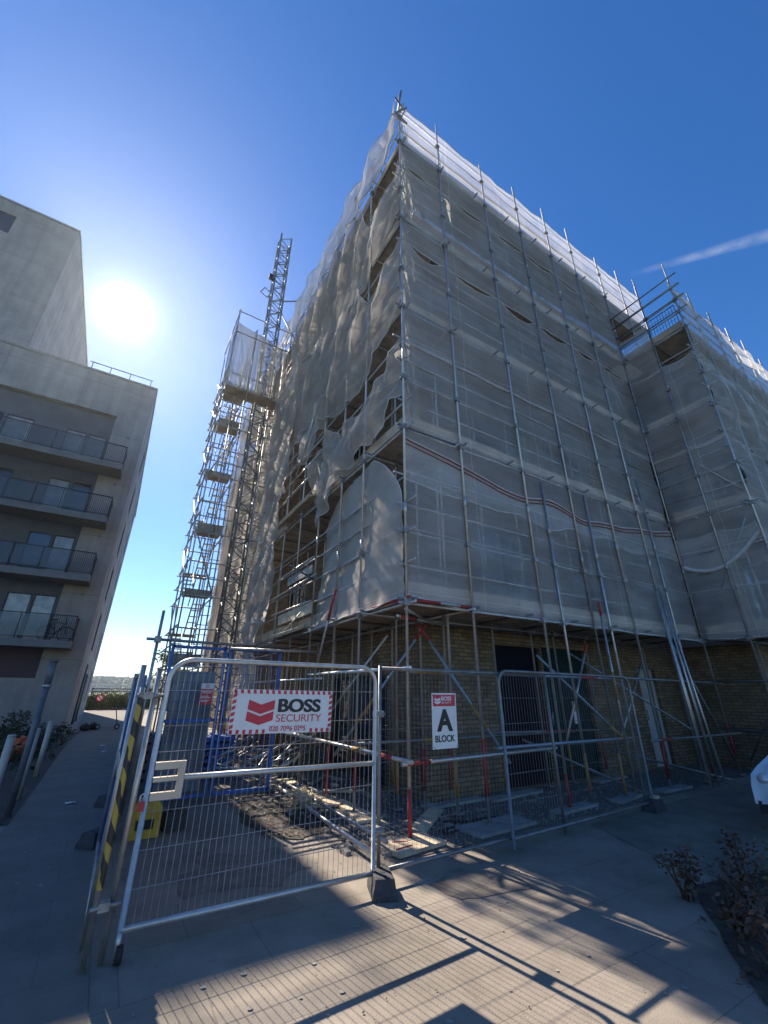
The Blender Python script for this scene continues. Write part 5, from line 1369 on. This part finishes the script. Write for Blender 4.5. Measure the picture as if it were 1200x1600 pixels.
# far wooded hill with pale houses
hl = MB()
def hillP(a, b):
    x = -420 + 900*a; y = 560 + 260*b
    z = 23*math.sin(min(1,b*1.15)*PI/2)*(.8+.35*NZ(x*.006, 2.)) + 3.0*NZ(x*.05, y*.05) - 1
    return (x, y, z if b > 0 else -2)
hl.grid(hillP, 130, 26); struct(hl, 'hill', M['hill'])
wd = MB()
for k in range(2600):
    a = .35+.25*random.random(); b = random.random()
    p = Vector(hillP(a, b)); leaves(wd, p+Vector((0,0,1.5)), rnd(2,4.2), 34, 1.1, .8)
tag(wd.build('far_wood', M['leaf_a']), kind='stuff')
GHo = 'far houses on the hillside'
hspots = [(-12,585,'white house low on the far hill, left one'), (-3,575,'white house low on the far hill, beside the hoarding top'), (4,600,'pale house halfway up the far hill')]
for (x,y,lb_) in hspots:
    t = thing('house', (x,y,6), lb_, 'house', GHo)
    m_ = MB(); m_.box(x-3.5,x+3.5,y,y+6,2,9.5); m_.build('wall', M['house_wall'], t)
    m_ = MB(); m_.prism([(x-3.8,y-.3,9.502),(x+3.8,y-.3,9.502),(x,y-.3,12.2)], (0,6.6,0)); m_.build('roof', M['house_roof'], t)
    for q in (-1.8, 1.2):
        m_ = MB(); m_.box(x+q,x+q+1,y-.05,y-.003,6.2,7.6); m_.build('window', M['frame'], t)

# ------------------------------------------------------------------ white car at the right edge
cr = thing('parked_car', (9.8, 2.35, 0), 'white car at the right edge of view, only its front corner showing', 'car')
CX0, CY, CW = 7.78, 2.33, .86
prof = [(0,.34),(.02,.55),(.10,.68),(.35,.76),(1.05,.90),(1.75,1.36),(2.2,1.45),(3.1,1.42),(3.75,1.0),(3.95,.92),(4.02,.60),(4.0,.30)]
m_ = MB(); nw = 10
def shell(i, j):
    x, z = prof[i]; v = -1+2*j/nw
    nose = .16*abs(v)**3 if i < 4 else (.10*abs(v)**3 if i == 4 else 0)
    tum = .84 if z > 1.2 else (.93 if z > .95 else 1.)
    return (CX0+x+nose, CY+v*CW*tum, z - .05*abs(v)**4)
b = len(m_.v)
for i in range(len(prof)):
    for j in range(nw+1): m_.v.append(shell(i,j))
for i in range(len(prof)-1):
    for j in range(nw): 
        a = b+i*(nw+1)+j; m_.face((a, a+1, a+nw+2, a+nw+1), 0, True)
for sgn, j in ((0,0),(1,nw)):
    ids = [b+i*(nw+1)+j for i in range(len(prof))]
    k = len(m_.v); m_.v.append((CX0+2.0, CY+(-1 if j==0 else 1)*CW*.98, .22)); 
    for i in range(len(ids)-1): m_.face((ids[i], ids[i+1], k), 0, False)
m_.build('body', M['car'], cr)
m_ = MB(); m_.box(CX0+.12,CX0+3.9,CY-CW*.94,CY+CW*.94,.2,.338); m_.build('sill', M['frame'], cr)
for sgn in (-1,1):
    m_ = MB(); m_.lathe((0,0,0), [(.001,-.05),(.05,-.045),(.085,-.02),(.09,.0)], 14)
    m_.v = [(CX0+.16+z*1.2, CY+sgn*.66+x*1.1, .60+y*.8) for (x,y,z) in m_.v]; m_.build('headlight', M['lamp_glass'], cr)
    for xx in (.78, 3.25):
        m_ = MB(); m_.tube((CX0+xx,CY+sgn*CW*.80,.32), (CX0+xx,CY+sgn*(CW+.01),.32), .32, 24); wo = m_.build('wheel', M['tyre'], cr)
        m_ = MB(); m_.tube((CX0+xx,CY+sgn*(CW+.01),.32), (CX0+xx,CY+sgn*(CW+.02),.32), .21, 20); m_.build('rim', M['galv_light'], wo)
    m_ = MB(); m_.prism([(CX0+1.35,CY+sgn*CW*.955,.98),(CX0+3.3,CY+sgn*CW*.955,1.0),(CX0+2.95,CY+sgn*CW*.86,1.33),(CX0+1.85,CY+sgn*CW*.86,1.33)], (0,sgn*.02,0)); m_.build('side_window', M['glass'], cr)
m_ = MB(); m_.prism([(CX0+1.12,CY-.66,.965),(CX0+1.12,CY+.66,.965),(CX0+1.66,CY+.6,1.32),(CX0+1.66,CY-.6,1.32)], (-.03,0,.03)); m_.build('windscreen', M['glass'], cr)
m_ = MB(); m_.box(CX0-.012,CX0+.02,CY-.3,CY+.3,.36,.50); m_.build('grille', M['black'], cr)

# ------------------------------------------------------------------ air
hz_ = MB(); hz_.box(-1150,1150,-1150,1150,-3.2,36)
hm_ = bpy.data.materials.new('haze_air'); hm_.use_nodes = True; nh = hm_.node_tree
for n in list(nh.nodes): nh.nodes.remove(n)
oh = nh.nodes.new('ShaderNodeOutputMaterial'); pv = nh.nodes.new('ShaderNodeVolumePrincipled')
pv.inputs['Color'].default_value = (.86,.93,1.,1); pv.inputs['Density'].default_value = .00032; pv.inputs['Anisotropy'].default_value = .74
nh.links.new(pv.outputs[0], oh.inputs['Volume'])
tag(hz_.build('haze', hm_), kind='stuff')
